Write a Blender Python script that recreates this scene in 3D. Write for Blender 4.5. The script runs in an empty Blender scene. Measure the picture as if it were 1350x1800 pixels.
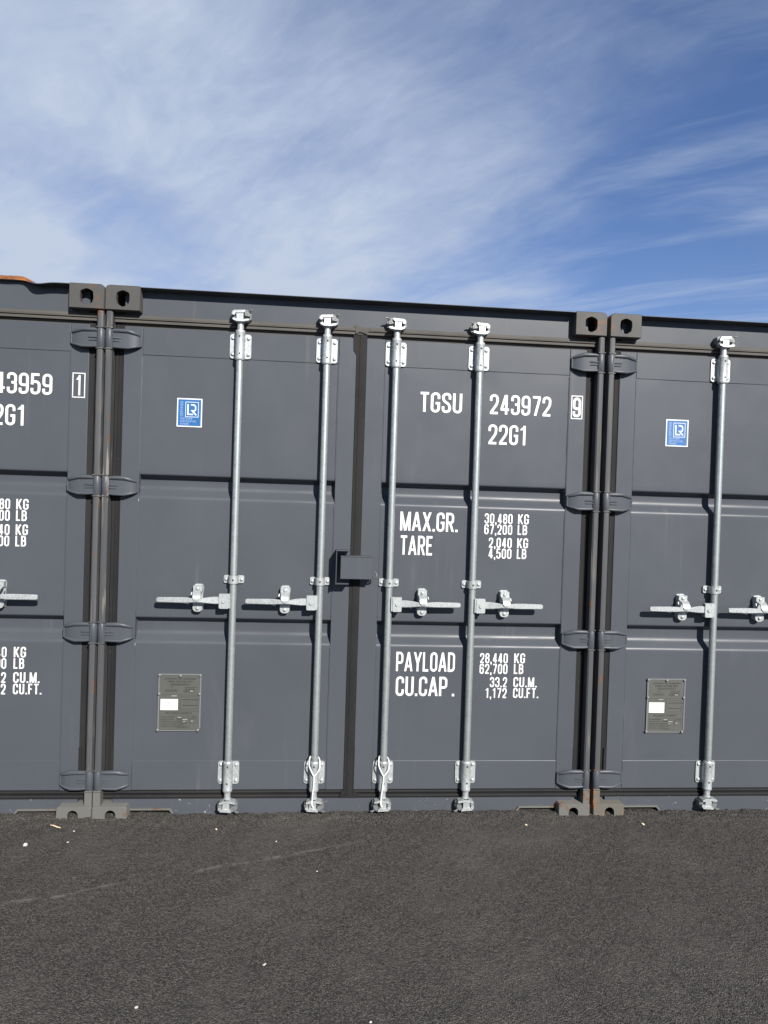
import bpy, bmesh, math, random
import numpy as np
from mathutils import Vector, Matrix

random.seed(7)
rng = np.random.default_rng(11)
scene = bpy.context.scene
COL = scene.collection

# ------------------------------------------------------------------ camera
BASE = -0.055                       # container base lies this far under the asphalt surface
cam_pos = Vector((1.04179, -3.45322, 1.60978 + BASE))
YAW, PITCH, ROLL = 0.08815, -0.01412, 0.03172
f_ = Vector((math.sin(YAW)*math.cos(PITCH), math.cos(YAW)*math.cos(PITCH), math.sin(PITCH)))
r_ = Vector((math.cos(YAW), -math.sin(YAW), 0.0))
u_ = r_.cross(f_)
r2 = math.cos(ROLL)*r_ + math.sin(ROLL)*u_
u2 = -math.sin(ROLL)*r_ + math.cos(ROLL)*u_
cd = bpy.data.cameras.new('camera')
cam = bpy.data.objects.new('camera', cd)
COL.objects.link(cam)
M3 = Matrix((r2, u2, -f_)).transposed()
cam.matrix_world = Matrix.Translation(cam_pos) @ M3.to_4x4()
cd.sensor_fit = 'VERTICAL'
cd.sensor_height = 36.0
cd.sensor_width = 27.0
cd.lens = 36.0*1248.0/1800.0
cd.clip_start = 0.05
cd.clip_end = 5000
scene.camera = cam

# ------------------------------------------------------------------ light
SUN_S, SUN_T = 0.40, 0.64           # per metre of depth: shift to the left, drop
to_sun = Vector((SUN_S, -1.0, SUN_T)).normalized()
SUN_EL = math.asin(to_sun.z)
SUN_AZ = math.atan2(to_sun.x, to_sun.y)     # clockwise from +Y
sd = bpy.data.lights.new('sun', 'SUN')
sd.energy = 5.0
sd.angle = math.radians(0.53)
sd.color = (1.0, 0.955, 0.89)
sun = bpy.data.objects.new('sun', sd)
COL.objects.link(sun)
sun.rotation_euler = (-to_sun).to_track_quat('-Z', 'Y').to_euler()
sun.location = (6, -10, 8)

scene.view_settings.view_transform = 'Standard'
scene.view_settings.look = 'None'
scene.view_settings.gamma = 1.0
scene.view_settings.use_curve_mapping = False
scene.view_settings.exposure = 0.95

# ------------------------------------------------------------------ node helpers
class NT:
    def __init__(self, tree):
        self.t = tree
        tree.nodes.clear()
    def n(self, typ, **kw):
        nd = self.t.nodes.new(typ)
        ins = kw.pop('ins', {})
        for k, v in kw.items():
            setattr(nd, k, v)
        for k, v in ins.items():
            self.set(nd.inputs[k], v)
        return nd
    def set(self, sock, v):
        if isinstance(v, bpy.types.NodeSocket):
            self.t.links.new(v, sock)
        else:
            if isinstance(v, (tuple, list)) and sock.type == 'RGBA' and len(v) == 3:
                v = (*v, 1.0)
            sock.default_value = v
    def math(self, op, a, b=None, c=None, clamp=False):
        nd = self.n('ShaderNodeMath', operation=op, use_clamp=clamp)
        self.set(nd.inputs[0], a)
        if b is not None: self.set(nd.inputs[1], b)
        if c is not None: self.set(nd.inputs[2], c)
        return nd.outputs[0]
    def ramp(self, v, a, b, lo=0.0, hi=1.0, smooth=True):
        nd = self.n('ShaderNodeMapRange', interpolation_type='SMOOTHSTEP' if smooth else 'LINEAR', clamp=True)
        self.set(nd.inputs['Value'], v)
        self.set(nd.inputs['From Min'], a); self.set(nd.inputs['From Max'], b)
        self.set(nd.inputs['To Min'], lo); self.set(nd.inputs['To Max'], hi)
        return nd.outputs['Result']
    def mix(self, f, a, b):
        nd = self.n('ShaderNodeMix', data_type='RGBA')
        self.set(nd.inputs[0], f)
        self.set(nd.inputs[6], a); self.set(nd.inputs[7], b)
        return nd.outputs[2]
    def noise(self, vec, scale, detail=4.0, rough=0.55, dist=0.0, col=False):
        nd = self.n('ShaderNodeTexNoise')
        if vec is not None: self.set(nd.inputs['Vector'], vec)
        nd.inputs['Scale'].default_value = scale
        nd.inputs['Detail'].default_value = detail
        nd.inputs['Roughness'].default_value = rough
        nd.inputs['Distortion'].default_value = dist
        return nd.outputs['Color' if col else 'Fac']
    def mapping(self, vec, scale=(1, 1, 1), rot=(0, 0, 0), loc=(0, 0, 0)):
        nd = self.n('ShaderNodeMapping')
        self.set(nd.inputs['Vector'], vec)
        nd.inputs['Scale'].default_value = scale
        nd.inputs['Rotation'].default_value = rot
        nd.inputs['Location'].default_value = loc
        return nd.outputs[0]

# ------------------------------------------------------------------ world: sky with cirrus veil
world = bpy.data.worlds.new('World')
scene.world = world
world.use_nodes = True
w = NT(world.node_tree)
tc = w.n('ShaderNodeTexCoord')
sky = w.n('ShaderNodeTexSky', sky_type='NISHITA', sun_disc=False)
sky.sun_elevation = SUN_EL
sky.sun_rotation = SUN_AZ
sky.altitude = 50
sky.air_density = 1.0
sky.dust_density = 0.0
sky.ozone_density = 5.0
sep = w.n('ShaderNodeSeparateXYZ'); w.set(sep.inputs[0], tc.outputs['Generated'])
zz = w.math('ADD', w.math('MAXIMUM', sep.outputs[2], 0.0), 0.10)
pu = w.math('DIVIDE', sep.outputs[0], zz)
pv = w.math('DIVIDE', sep.outputs[1], zz)
cmb = w.n('ShaderNodeCombineXYZ'); w.set(cmb.inputs[0], pu); w.set(cmb.inputs[1], pv)
P = cmb.outputs[0]
warp = w.noise(P, 0.9, 3, 0.5, col=True)
wv = w.n('ShaderNodeVectorMath', operation='MULTIPLY_ADD')
w.set(wv.inputs[0], warp); wv.inputs[1].default_value = (0.40, 0.40, 0); w.set(wv.inputs[2], P)
PW = wv.outputs[0]
# veil: covers the sky on the left, ends in a feathered edge; filaments run obliquely away from the viewer
def aniso(vec, ang, su, sv, loc=(0, 0, 0)):
    return w.mapping(w.mapping(vec, (1, 1, 1), (0, 0, ang)), (su, sv, 1), (0, 0, 0), loc)
SEED = (-19.5, -11.3)
edge = w.math('SUBTRACT', pu, w.math('MULTIPLY_ADD', pv, 0.33, -0.29))
brk_ = w.noise(aniso(PW, -0.62, 1.5, 0.7, (SEED[0], SEED[1], 0)), 1.25, 7, 0.60)
edge = w.math('ADD', edge, w.math('MULTIPLY_ADD', brk_, 1.5, -0.75))
veil = w.ramp(edge, 0.50, -0.36)
fib = w.noise(aniso(PW, -0.62, 2.6, 0.9, (2.1+SEED[0], 0.4+SEED[1], 0)), 1.5, 9, 0.64, 0.3)
soft = w.noise(w.mapping(PW, (0.9, 0.9, 1), (0, 0, 0), (5.0+SEED[1], 1.0+SEED[0], 0)), 1.1, 5, 0.55)
veil = w.math('MULTIPLY', veil, w.math('ADD', w.ramp(soft, 0.34, 0.62, 0.52, 0.90), w.ramp(fib, 0.32, 0.68, -0.18, 0.14)))
wisp = w.noise(aniso(PW, -0.95, 3.4, 0.6, (0.3+SEED[0], 7.7, 0)), 1.2, 8, 0.60, 0.35)
wmask = w.noise(aniso(P, -0.6, 1.0, 0.6, (3.3, 1.2+SEED[1], 0)), 0.9, 3, 0.5)
wisp = w.math('MULTIPLY', w.ramp(wisp, 0.40, 0.80, 0.0, 0.56), w.ramp(wmask, 0.34, 0.58, 0.35, 1.0))
dens = w.math('MAXIMUM', veil, wisp)
low = w.ramp(sep.outputs[2], 0.45, 0.16, 0.0, 0.22)
dens = w.math('ADD', dens, 0.07)
dens = w.math('ADD', dens, w.math('MULTIPLY', low, w.ramp(soft, 0.25, 0.75, 0.4, 1.0)), clamp=True)
SKY_STR = 0.05
cloud = (5.5, 6.35, 7.9)
wb = w.n('ShaderNodeVectorMath', operation='MULTIPLY'); w.set(wb.inputs[0], sky.outputs[0]); wb.inputs[1].default_value = (0.70, 0.90, 1.20)
mixed = w.mix(dens, wb.outputs[0], cloud)
bg = w.n('ShaderNodeBackground'); w.set(bg.inputs[0], mixed); bg.inputs[1].default_value = SKY_STR
wo = w.n('ShaderNodeOutputWorld'); w.t.links.new(bg.outputs[0], wo.inputs[0])

# ------------------------------------------------------------------ materials
MATS = {}
def new_mat(name):
    m = bpy.data.materials.new(name); m.use_nodes = True
    t = NT(m.node_tree)
    b = t.n('ShaderNodeBsdfPrincipled'); o = t.n('ShaderNodeOutputMaterial')
    t.t.links.new(b.outputs[0], o.inputs[0])
    g = t.n('ShaderNodeNewGeometry')
    MATS[name] = m
    return m, t, b, g.outputs['Position']
def bump(t, b, h, strength, dist):
    nd = t.n('ShaderNodeBump'); nd.inputs['Strength'].default_value = strength; nd.inputs['Distance'].default_value = dist
    t.set(nd.inputs['Height'], h); t.t.links.new(nd.outputs[0], b.inputs['Normal'])
    return nd

PAINT = (0.0490, 0.0540, 0.0625)
def mk_paint(name, col=PAINT, rust=0.0, dirt=0.35, rough=0.38, wave=0.0, scrape=0.0, chips=0.0, rc0=(0.05, 0.022, 0.011), rc1=(0.16, 0.075, 0.034)):
    m, t, b, pos = new_mat(name)
    big = t.noise(pos, 1.7, 5, 0.6)
    c = t.mix(t.ramp(big, 0.3, 0.7), tuple(x*0.965 for x in col), tuple(x*1.035 for x in col))
    # dusty run marks: thin vertical streaks
    st = t.noise(t.mapping(pos, (26, 26, 0.9)), 1.0, 4, 0.6)
    stm = t.noise(pos, 2.3, 3, 0.5)
    sf = t.math('MULTIPLY', t.ramp(st, 0.56, 0.78), t.ramp(stm, 0.45, 0.70, 0, dirt))
    c = t.mix(sf, c, (0.11, 0.107, 0.10))
    sm1 = t.noise(t.mapping(pos, (3.2, 3.2, 1.2)), 1.0, 5, 0.6, 0.4)
    c = t.mix(t.ramp(sm1, 0.60, 0.80, 0, 0.16), c, (0.12, 0.118, 0.112))
    # scuffs / tiny chips
    ch = t.noise(pos, 95, 3, 0.6)
    cm = t.noise(pos, 4.1, 3, 0.5)
    c = t.mix(t.math('MULTIPLY', t.ramp(ch, 0.73, 0.80), t.ramp(cm, 0.56, 0.66, 0, 0.55)), c, (0.22, 0.22, 0.215))
    if chips > 0:
        c3 = t.noise(t.mapping(pos, (1, 1, 1.6)), 62, 4, 0.62)
        c4 = t.noise(t.mapping(pos, (1, 1, 0.3)), 3.3, 2, 0.5)
        c = t.mix(t.math('MULTIPLY', t.ramp(c3, 0.655, 0.69), t.ramp(c4, 0.46, 0.56, 0, 0.85)), c, (0.36, 0.36, 0.35))
    if scrape > 0:
        s3 = t.noise(t.mapping(pos, (75, 75, 2.2)), 1.0, 5, 0.6)
        s4 = t.noise(pos, 2.1, 2, 0.5)
        c = t.mix(t.math('MULTIPLY', t.ramp(s3, 0.53, 0.62), t.ramp(s4, 0.47, 0.57, 0, scrape)), c, (0.22, 0.20, 0.165))
    if rust > 0:
        rn = t.noise(pos, 21, 6, 0.65)
        rm = t.noise(pos, 5.5, 3, 0.5)
        rf = t.math('MULTIPLY', t.ramp(rn, 0.52-0.10*rust, 0.60-0.08*rust), t.ramp(rm, 0.60 - 0.27*rust, 0.66 - 0.2*rust))
        rc = t.mix(t.noise(pos, 60, 3), rc0, rc1)
        c = t.mix(t.math('MULTIPLY', rf, 0.85), c, rc)
    t.set(b.inputs['Base Color'], c)
    t.set(b.inputs['Roughness'], t.ramp(t.noise(pos, 6, 4), 0.3, 0.7, rough-0.03, rough+0.04))
    b.inputs['Specular IOR Level'].default_value = 0.22
    h = t.math('ADD', t.math('MULTIPLY', t.noise(pos, 240, 2, 0.5), 0.10), t.math('MULTIPLY', t.noise(pos, 3.5, 1, 0.4), 0.7 + 6.0*wave))
    bump(t, b, h, 0.25, 0.0035)
    return m
mk_paint('container_paint')
mk_paint('panel_paint', wave=0.12)
mk_paint('frame_paint', rust=0.0, dirt=0.5)
mk_paint('sill_paint', rust=0.0, dirt=0.6, chips=1.0)
mk_paint('post_paint', col=(0.052, 0.0535, 0.056), rust=0.10, scrape=0.8, dirt=0.8, rough=0.5)
mk_paint('casting_paint', col=(0.050, 0.049, 0.046), rust=0.2, dirt=0.8, rough=0.55)
mk_paint('foot_casting_paint', col=(0.090, 0.090, 0.083), rust=0.25, dirt=0.9, rough=0.65)
mk_paint('rusty_foot_paint', col=(0.085, 0.079, 0.066), rust=0.62, dirt=0.9, rough=0.7, rc0=(0.07, 0.03, 0.013), rc1=(0.27, 0.115, 0.042))

m, t, b, pos = new_mat('dark_steel_and_shade')  # floor steel; also the painted shade of sill slots and sleeve holes
b.inputs['Base Color'].default_value = (0.035, 0.032, 0.03, 1); b.inputs['Roughness'].default_value = 0.8
m, t, b, pos = new_mat('rusty_shaded_cavity')  # rust brown, darkened to put the hole's inner shade into the colour
t.set(b.inputs['Base Color'], t.mix(t.noise(pos, 30, 4), (0.018, 0.015, 0.013), (0.045, 0.030, 0.024))); b.inputs['Roughness'].default_value = 0.85

m, t, b, pos = new_mat('rust_sheet')
n1 = t.noise(t.mapping(pos, (9, 9, 40)), 1.0, 5, 0.6)
t.set(b.inputs['Base Color'], t.mix(t.ramp(n1, 0.35, 0.65), (0.10, 0.03, 0.009), (0.33, 0.13, 0.04)))
b.inputs['Roughness'].default_value = 0.6
bump(t, b, t.noise(pos, 120, 4), 0.6, 0.002)

def mk_rubber(name, c0, c1):
    m, t, b, pos = new_mat(name)
    n = t.noise(t.mapping(pos, (1.5, 1.5, 1.5)), 1.5, 5, 0.6)
    sp = t.noise(pos, 70, 3, 0.6)
    c = t.mix(t.ramp(n, 0.3, 0.7), c0, c1)
    c = t.mix(t.ramp(sp, 0.60, 0.80, 0, 0.25), c, (0.07, 0.066, 0.06))
    t.set(b.inputs['Base Color'], c)
    b.inputs['Roughness'].default_value = 0.75
    b.inputs['Specular IOR Level'].default_value = 0.2
    bump(t, b, t.noise(pos, 150, 3), 0.3, 0.001)
mk_rubber('rubber', (0.009, 0.009, 0.0095), (0.014, 0.0135, 0.013))
mk_rubber('weathered_rubber', (0.046, 0.043, 0.039), (0.070, 0.065, 0.058))
mk_rubber('dusty_rubber', (0.0075, 0.0076, 0.0076), (0.0125, 0.0123, 0.0118))

def mk_galv(name, base, rough, metal):
    m, t, b, pos = new_mat(name)
    v = t.n('ShaderNodeTexVoronoi'); v.feature = 'F1'
    t.set(v.inputs['Vector'], t.mapping(pos, (1, 1, 0.45))); v.inputs['Scale'].default_value = 230
    bw = t.n('ShaderNodeSeparateColor'); t.set(bw.inputs[0], v.outputs['Color'])
    n = t.noise(pos, 16, 5, 0.65)
    k = t.math('ADD', t.math('MULTIPLY', bw.outputs[0], 0.55), t.math('MULTIPLY', n, 0.75))
    c = t.mix(t.ramp(k, 0.25, 1.0), tuple(x*0.66 for x in base), tuple(min(1, x*1.15) for x in base))
    t.set(b.inputs['Base Color'], c)
    b.inputs['Metallic'].default_value = metal
    t.set(b.inputs['Roughness'], t.ramp(k, 0.3, 1.0, rough+0.12, rough-0.08))
    bump(t, b, t.math('ADD', n, t.math('MULTIPLY', t.noise(pos, 150, 3), 0.5)), 0.35, 0.0012)
mk_galv('galvanised_pipe', (0.36, 0.39, 0.385), 0.40, 0.68)
mk_galv('galvanised_fitting', (0.37, 0.39, 0.387), 0.42, 0.45)
mk_galv('galvanised_dull_shaded', (0.14, 0.146, 0.144), 0.55, 0.3)  # zinc made darker so keepers imitate the shaded gaps around the cams

def mk_plain(name, col, rough=0.6, var=0.08, scale=40):
    m, t, b, pos = new_mat(name)
    n = t.noise(pos, scale, 4, 0.6)
    t.set(b.inputs['Base Color'], t.mix(n, tuple(x*(1-var) for x in col), tuple(min(1, x*(1+var)) for x in col)))
    b.inputs['Roughness'].default_value = rough
    return m
mk_plain('white_lettering', (0.52, 0.52, 0.515), 0.5)
mk_plain('white_vinyl', (0.50, 0.52, 0.54), 0.45)
mk_plain('blue_vinyl', (0.006, 0.078, 0.225), 0.42)
mk_plain('pale_blue_print', (0.16, 0.24, 0.40), 0.5)
mk_plain('plate_metal', (0.056, 0.057, 0.051), 0.5, 0.12, 25)
mk_plain('plate_rim', (0.115, 0.117, 0.115), 0.45)
mk_plain('plate_ink', (0.018, 0.018, 0.016), 0.6)
mk_plain('plate_stamp', (0.2, 0.2, 0.19), 0.5)
mk_plain('paper_label', (0.47, 0.47, 0.46), 0.7)
mk_plain('paper_ink', (0.22, 0.22, 0.22), 0.7)
mk_plain('cord_white', (0.55, 0.54, 0.52), 0.85, 0.1, 200)
mk_plain('white_stone', (0.40, 0.39, 0.365), 0.8, 0.15, 90)
mk_plain('buff_stone', (0.55, 0.47, 0.34), 0.85, 0.2, 90)
mk_plain('dry_straw', (0.50, 0.40, 0.24), 0.85, 0.2, 90)

# asphalt
m, t, b, pos = new_mat('asphalt')
vo = t.n('ShaderNodeTexVoronoi'); t.set(vo.inputs['Vector'], pos); vo.inputs['Scale'].default_value = 205
vo.inputs['Randomness'].default_value = 1.0
sc = t.n('ShaderNodeSeparateColor'); t.set(sc.inputs[0], vo.outputs['Color'])
stone = t.ramp(sc.outputs[0], 0.0, 1.0, 0.0, 1.0, False)
c = t.mix(stone, (0.0145, 0.0132, 0.0120), (0.088, 0.0795, 0.0705))
rare = t.ramp(sc.outputs[1], 0.985, 0.993)
c = t.mix(t.math('MULTIPLY', rare, 0.4), c, (0.15, 0.14, 0.125))
dark = t.ramp(vo.outputs['Distance'], 0.45, 0.75)
c = t.mix(t.math('MULTIPLY', dark, 0.6), c, (0.011, 0.0105, 0.010))
big = t.noise(pos, 1.6, 6, 0.65)
c = t.mix(t.ramp(big, 0.46, 0.70, 0, 0.34), c, (0.085, 0.079, 0.071))
# pale paving seam running obliquely over the ground
sp_ = t.n('ShaderNodeSeparateXYZ'); t.set(sp_.inputs[0], pos)
nx, ny = -0.310, 0.951
dl = t.math('ADD', t.math('MULTIPLY', sp_.outputs[0], nx), t.math('MULTIPLY', sp_.outputs[1], ny))
dl = t.math('ADD', dl, 0.633)
dl = t.math('ADD', dl, t.math('MULTIPLY_ADD', t.noise(pos, 3.0, 3, 0.6), 0.09, -0.045))
seam = t.ramp(t.math('ABSOLUTE', dl), 0.016, 0.0)
brk = t.ramp(t.noise(pos, 9.0, 4, 0.65), 0.42, 0.62)
reach = t.math('MULTIPLY', t.ramp(sp_.outputs[0], 1.5, 0.9), t.ramp(sp_.outputs[0], -0.6, -0.1))
c = t.mix(t.math('MULTIPLY', t.math('MULTIPLY', seam, brk), t.math('MULTIPLY', reach, 0.62)), c, (0.15, 0.136, 0.118))
dust = t.math('MULTIPLY', t.ramp(t.noise(pos, 4.5, 4, 0.6), 0.60, 0.76), t.ramp(t.noise(pos, 160, 2), 0.5, 0.65))
c = t.mix(t.math('MULTIPLY', dust, 0.45), c, (0.135, 0.125, 0.108))
t.set(b.inputs['Base Color'], c)
b.inputs['Roughness'].default_value = 0.82
b.inputs['Specular IOR Level'].default_value = 0.35
hh = t.math('ADD', t.math('MULTIPLY', vo.outputs['Distance'], -1.0), t.math('MULTIPLY', sc.outputs[2], 0.8))
bump(t, b, hh, 1.0, 0.004)

# ------------------------------------------------------------------ mesh builder
class MB:
    def __init__(self):
        self.v = []; self.f = []; self.m = []
    def add(self, vs, fs, mi=0):
        o = len(self.v)
        self.v += [tuple(p) for p in vs]
        self.f += [tuple(i+o for i in fc) for fc in fs]
        self.m += [mi]*len(fs)
        return self
    def box(self, x0, x1, y0, y1, z0, z1, mi=0):
        vs = [(x0,y0,z0),(x1,y0,z0),(x1,y1,z0),(x0,y1,z0),(x0,y0,z1),(x1,y0,z1),(x1,y1,z1),(x0,y1,z1)]
        return self.add(vs, [(0,3,2,1),(4,5,6,7),(0,1,5,4),(1,2,6,5),(2,3,7,6),(3,0,4,7)], mi)
    def prism(self, outline, y0, y1, mi=0, caps=True):
        """outline: (x,z) counter-clockwise seen from -y; front at y0 (nearer the viewer)"""
        n = len(outline)
        vs = [(x, y0, z) for x, z in outline] + [(x, y1, z) for x, z in outline]
        fs = [(i, i+n, (i+1) % n + n, (i+1) % n) for i in range(n)]
        if caps:
            fs.append(tuple(range(n))); fs.append(tuple(reversed(range(n, 2*n))))
        return self.add(vs, fs, mi)
    def cyl(self, a, b, r0, r1=None, n=20, mi=0, caps=True):
        r1 = r0 if r1 is None else r1
        a = Vector(a); b = Vector(b); d = (b-a).normalized()
        h = Vector((1, 0, 0)) if abs(d.x) < 0.9 else Vector((0, 1, 0))
        s = d.cross(h).normalized(); q = d.cross(s)
        vs = []
        for p, r in ((a, r0), (b, r1)):
            for i in range(n):
                an = 2*math.pi*i/n
                vs.append(p + s*(math.cos(an)*r) + q*(math.sin(an)*r))
        fs = [(i, (i+1) % n, (i+1) % n+n, i+n) for i in range(n)]
        if caps:
            fs.append(tuple(reversed(range(n)))); fs.append(tuple(range(n, 2*n)))
        return self.add(vs, fs, mi)
    def lathe(self, cx, cy, prof, n=24, mi=0):
        """prof: list of (r,z) from bottom to top, vertical axis"""
        vs = []; fs = []
        for r, z in prof:
            for i in range(n):
                an = 2*math.pi*i/n
                vs.append((cx+math.cos(an)*r, cy+math.sin(an)*r, z))
        for k in range(len(prof)-1):
            for i in range(n):
                fs.append((k*n+i, k*n+(i+1) % n, (k+1)*n+(i+1) % n, (k+1)*n+i))
        fs.append(tuple(reversed(range(n)))); fs.append(tuple(range((len(prof)-1)*n, len(prof)*n)))
        return self.add(vs, fs, mi)
    def tube(self, pts, r, n=8, mi=0):
        pts = [Vector(p) for p in pts]; k = len(pts)
        vs = []; fs = []
        up = Vector((0, 1, 0))
        for i, p in enumerate(pts):
            d = (pts[min(i+1, k-1)]-pts[max(i-1, 0)]).normalized()
            s = d.cross(up)
            if s.length < 1e-3: s = d.cross(Vector((1, 0, 0)))
            s.normalize(); q = d.cross(s)
            rr = r[i] if isinstance(r, (list, tuple)) else r
            for j in range(n):
                an = 2*math.pi*j/n
                vs.append(p+s*math.cos(an)*rr+q*math.sin(an)*rr)
        for i in range(k-1):
            for j in range(n):
                fs.append((i*n+j, i*n+(j+1) % n, (i+1)*n+(j+1) % n, (i+1)*n+j))
        fs.append(tuple(reversed(range(n)))); fs.append(tuple(range((k-1)*n, k*n)))
        return self.add(vs, fs, mi)
    def strip_x(self, prof, x0, x1, mi=0, closed=False):
        """profile (y,z) swept along x"""
        n = len(prof)
        vs = [(x0, y, z) for y, z in prof]+[(x1, y, z) for y, z in prof]
        fs = [(i, i+1, i+1+n, i+n) for i in range(n-1)]
        if closed:
            fs.append((n-1, 0, n, 2*n-1)); fs.append(tuple(reversed(range(n)))); fs.append(tuple(range(n, 2*n)))
        return self.add(vs, fs, mi)
    def strip_z(self, prof, z0, z1, mi=0, closed=True):
        """profile (x,y) swept along z"""
        n = len(prof)
        vs = [(x, y, z0) for x, y in prof]+[(x, y, z1) for x, y in prof]
        fs = [(i, i+1, i+1+n, i+n) for i in range(n-1)]
        if closed:
            fs.append((n-1, 0, n, 2*n-1)); fs.append(tuple(reversed(range(n)))); fs.append(tuple(range(n, 2*n)))
        return self.add(vs, fs, mi)
    def mirror_x(self, cx):
        self.v = [(2*cx-x, y, z) for x, y, z in self.v]
        self.f = [tuple(reversed(f)) for f in self.f]
        return self
    def shift(self, dx=0, dy=0, dz=0):
        self.v = [(x+dx, y+dy, z+dz) for x, y, z in self.v]
        return self
    def mesh(self, name, mats, smooth=None, fix=True):
        me = bpy.data.meshes.new(name)
        me.from_pydata(self.v, [], self.f)
        for mm in (mats if isinstance(mats, (list, tuple)) else [mats]):
            me.materials.append(MATS[mm])
        me.polygons.foreach_set('material_index', self.m)
        if fix:
            bm = bmesh.new(); bm.from_mesh(me)
            bmesh.ops.recalc_face_normals(bm, faces=bm.faces)
            bm.to_mesh(me); bm.free()
        me.update()
        if smooth:
            me.shade_smooth()
            me.set_sharp_from_angle(angle=math.radians(smooth))
        return me

def obj(name, me, parent=None, loc=(0, 0, 0), rot=(0, 0, 0), bevel=0.0, seg=2):
    o = bpy.data.objects.new(name, me)
    COL.objects.link(o)
    o.location = loc; o.rotation_euler = rot
    if parent is not None: o.parent = parent
    if bevel > 0:
        md = o.modifiers.new('bevel', 'BEVEL'); md.width = bevel; md.segments = seg
        md.limit_method = 'ANGLE'; md.angle_limit = math.radians(35); md.harden_normals = False
    return o
def build(name, mb, mats, parent=None, smooth=None, bevel=0.0, seg=2, fix=True):
    return obj(name, mb.mesh(name, mats, smooth, fix), parent, bevel=bevel, seg=seg)
def tag(o, label=None, cat=None, group=None, kind=None):
    if label: o['label'] = label
    if cat: o['category'] = cat
    if group: o['group'] = group
    if kind: o['kind'] = kind
    return o

# ------------------------------------------------------------------ stroke lettering (condensed sans)
def rounded(pts, closed=False, seg=7):
    n = len(pts); out = []
    for i, p in enumerate(pts):
        x, y = p[0], p[1]; r = p[2] if len(p) > 2 else 0
        if r <= 0 or (not closed and i in (0, n-1)):
            out.append((x, y)); continue
        P0 = Vector(pts[(i-1) % n][:2]); P1 = Vector((x, y)); P2 = Vector(pts[(i+1) % n][:2])
        a = (P0-P1); b_ = (P2-P1); la, lb = a.length, b_.length
        a.normalize(); b_.normalize()
        ang = math.acos(max(-1, min(1, a.dot(b_))))
        if abs(math.pi-ang) < 1e-3: out.append((x, y)); continue
        tl = min(r/math.tan(ang/2), la*0.499, lb*0.499)
        rr = tl*math.tan(ang/2)
        bis = (a+b_).normalized(); c = P1+bis*(rr/math.sin(ang/2))
        s = P1+a*tl; e = P1+b_*tl
        a0 = math.atan2(s.y-c.y, s.x-c.x); a1 = math.atan2(e.y-c.y, e.x-c.x)
        d = a1-a0
        while d > math.pi: d -= 2*math.pi
        while d < -math.pi: d += 2*math.pi
        for k in range(seg+1):
            an = a0+d*k/seg
            out.append((c.x+rr*math.cos(an), c.y+rr*math.sin(an)))
    return out
Rr = 9.0   # "as round as fits"
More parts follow.
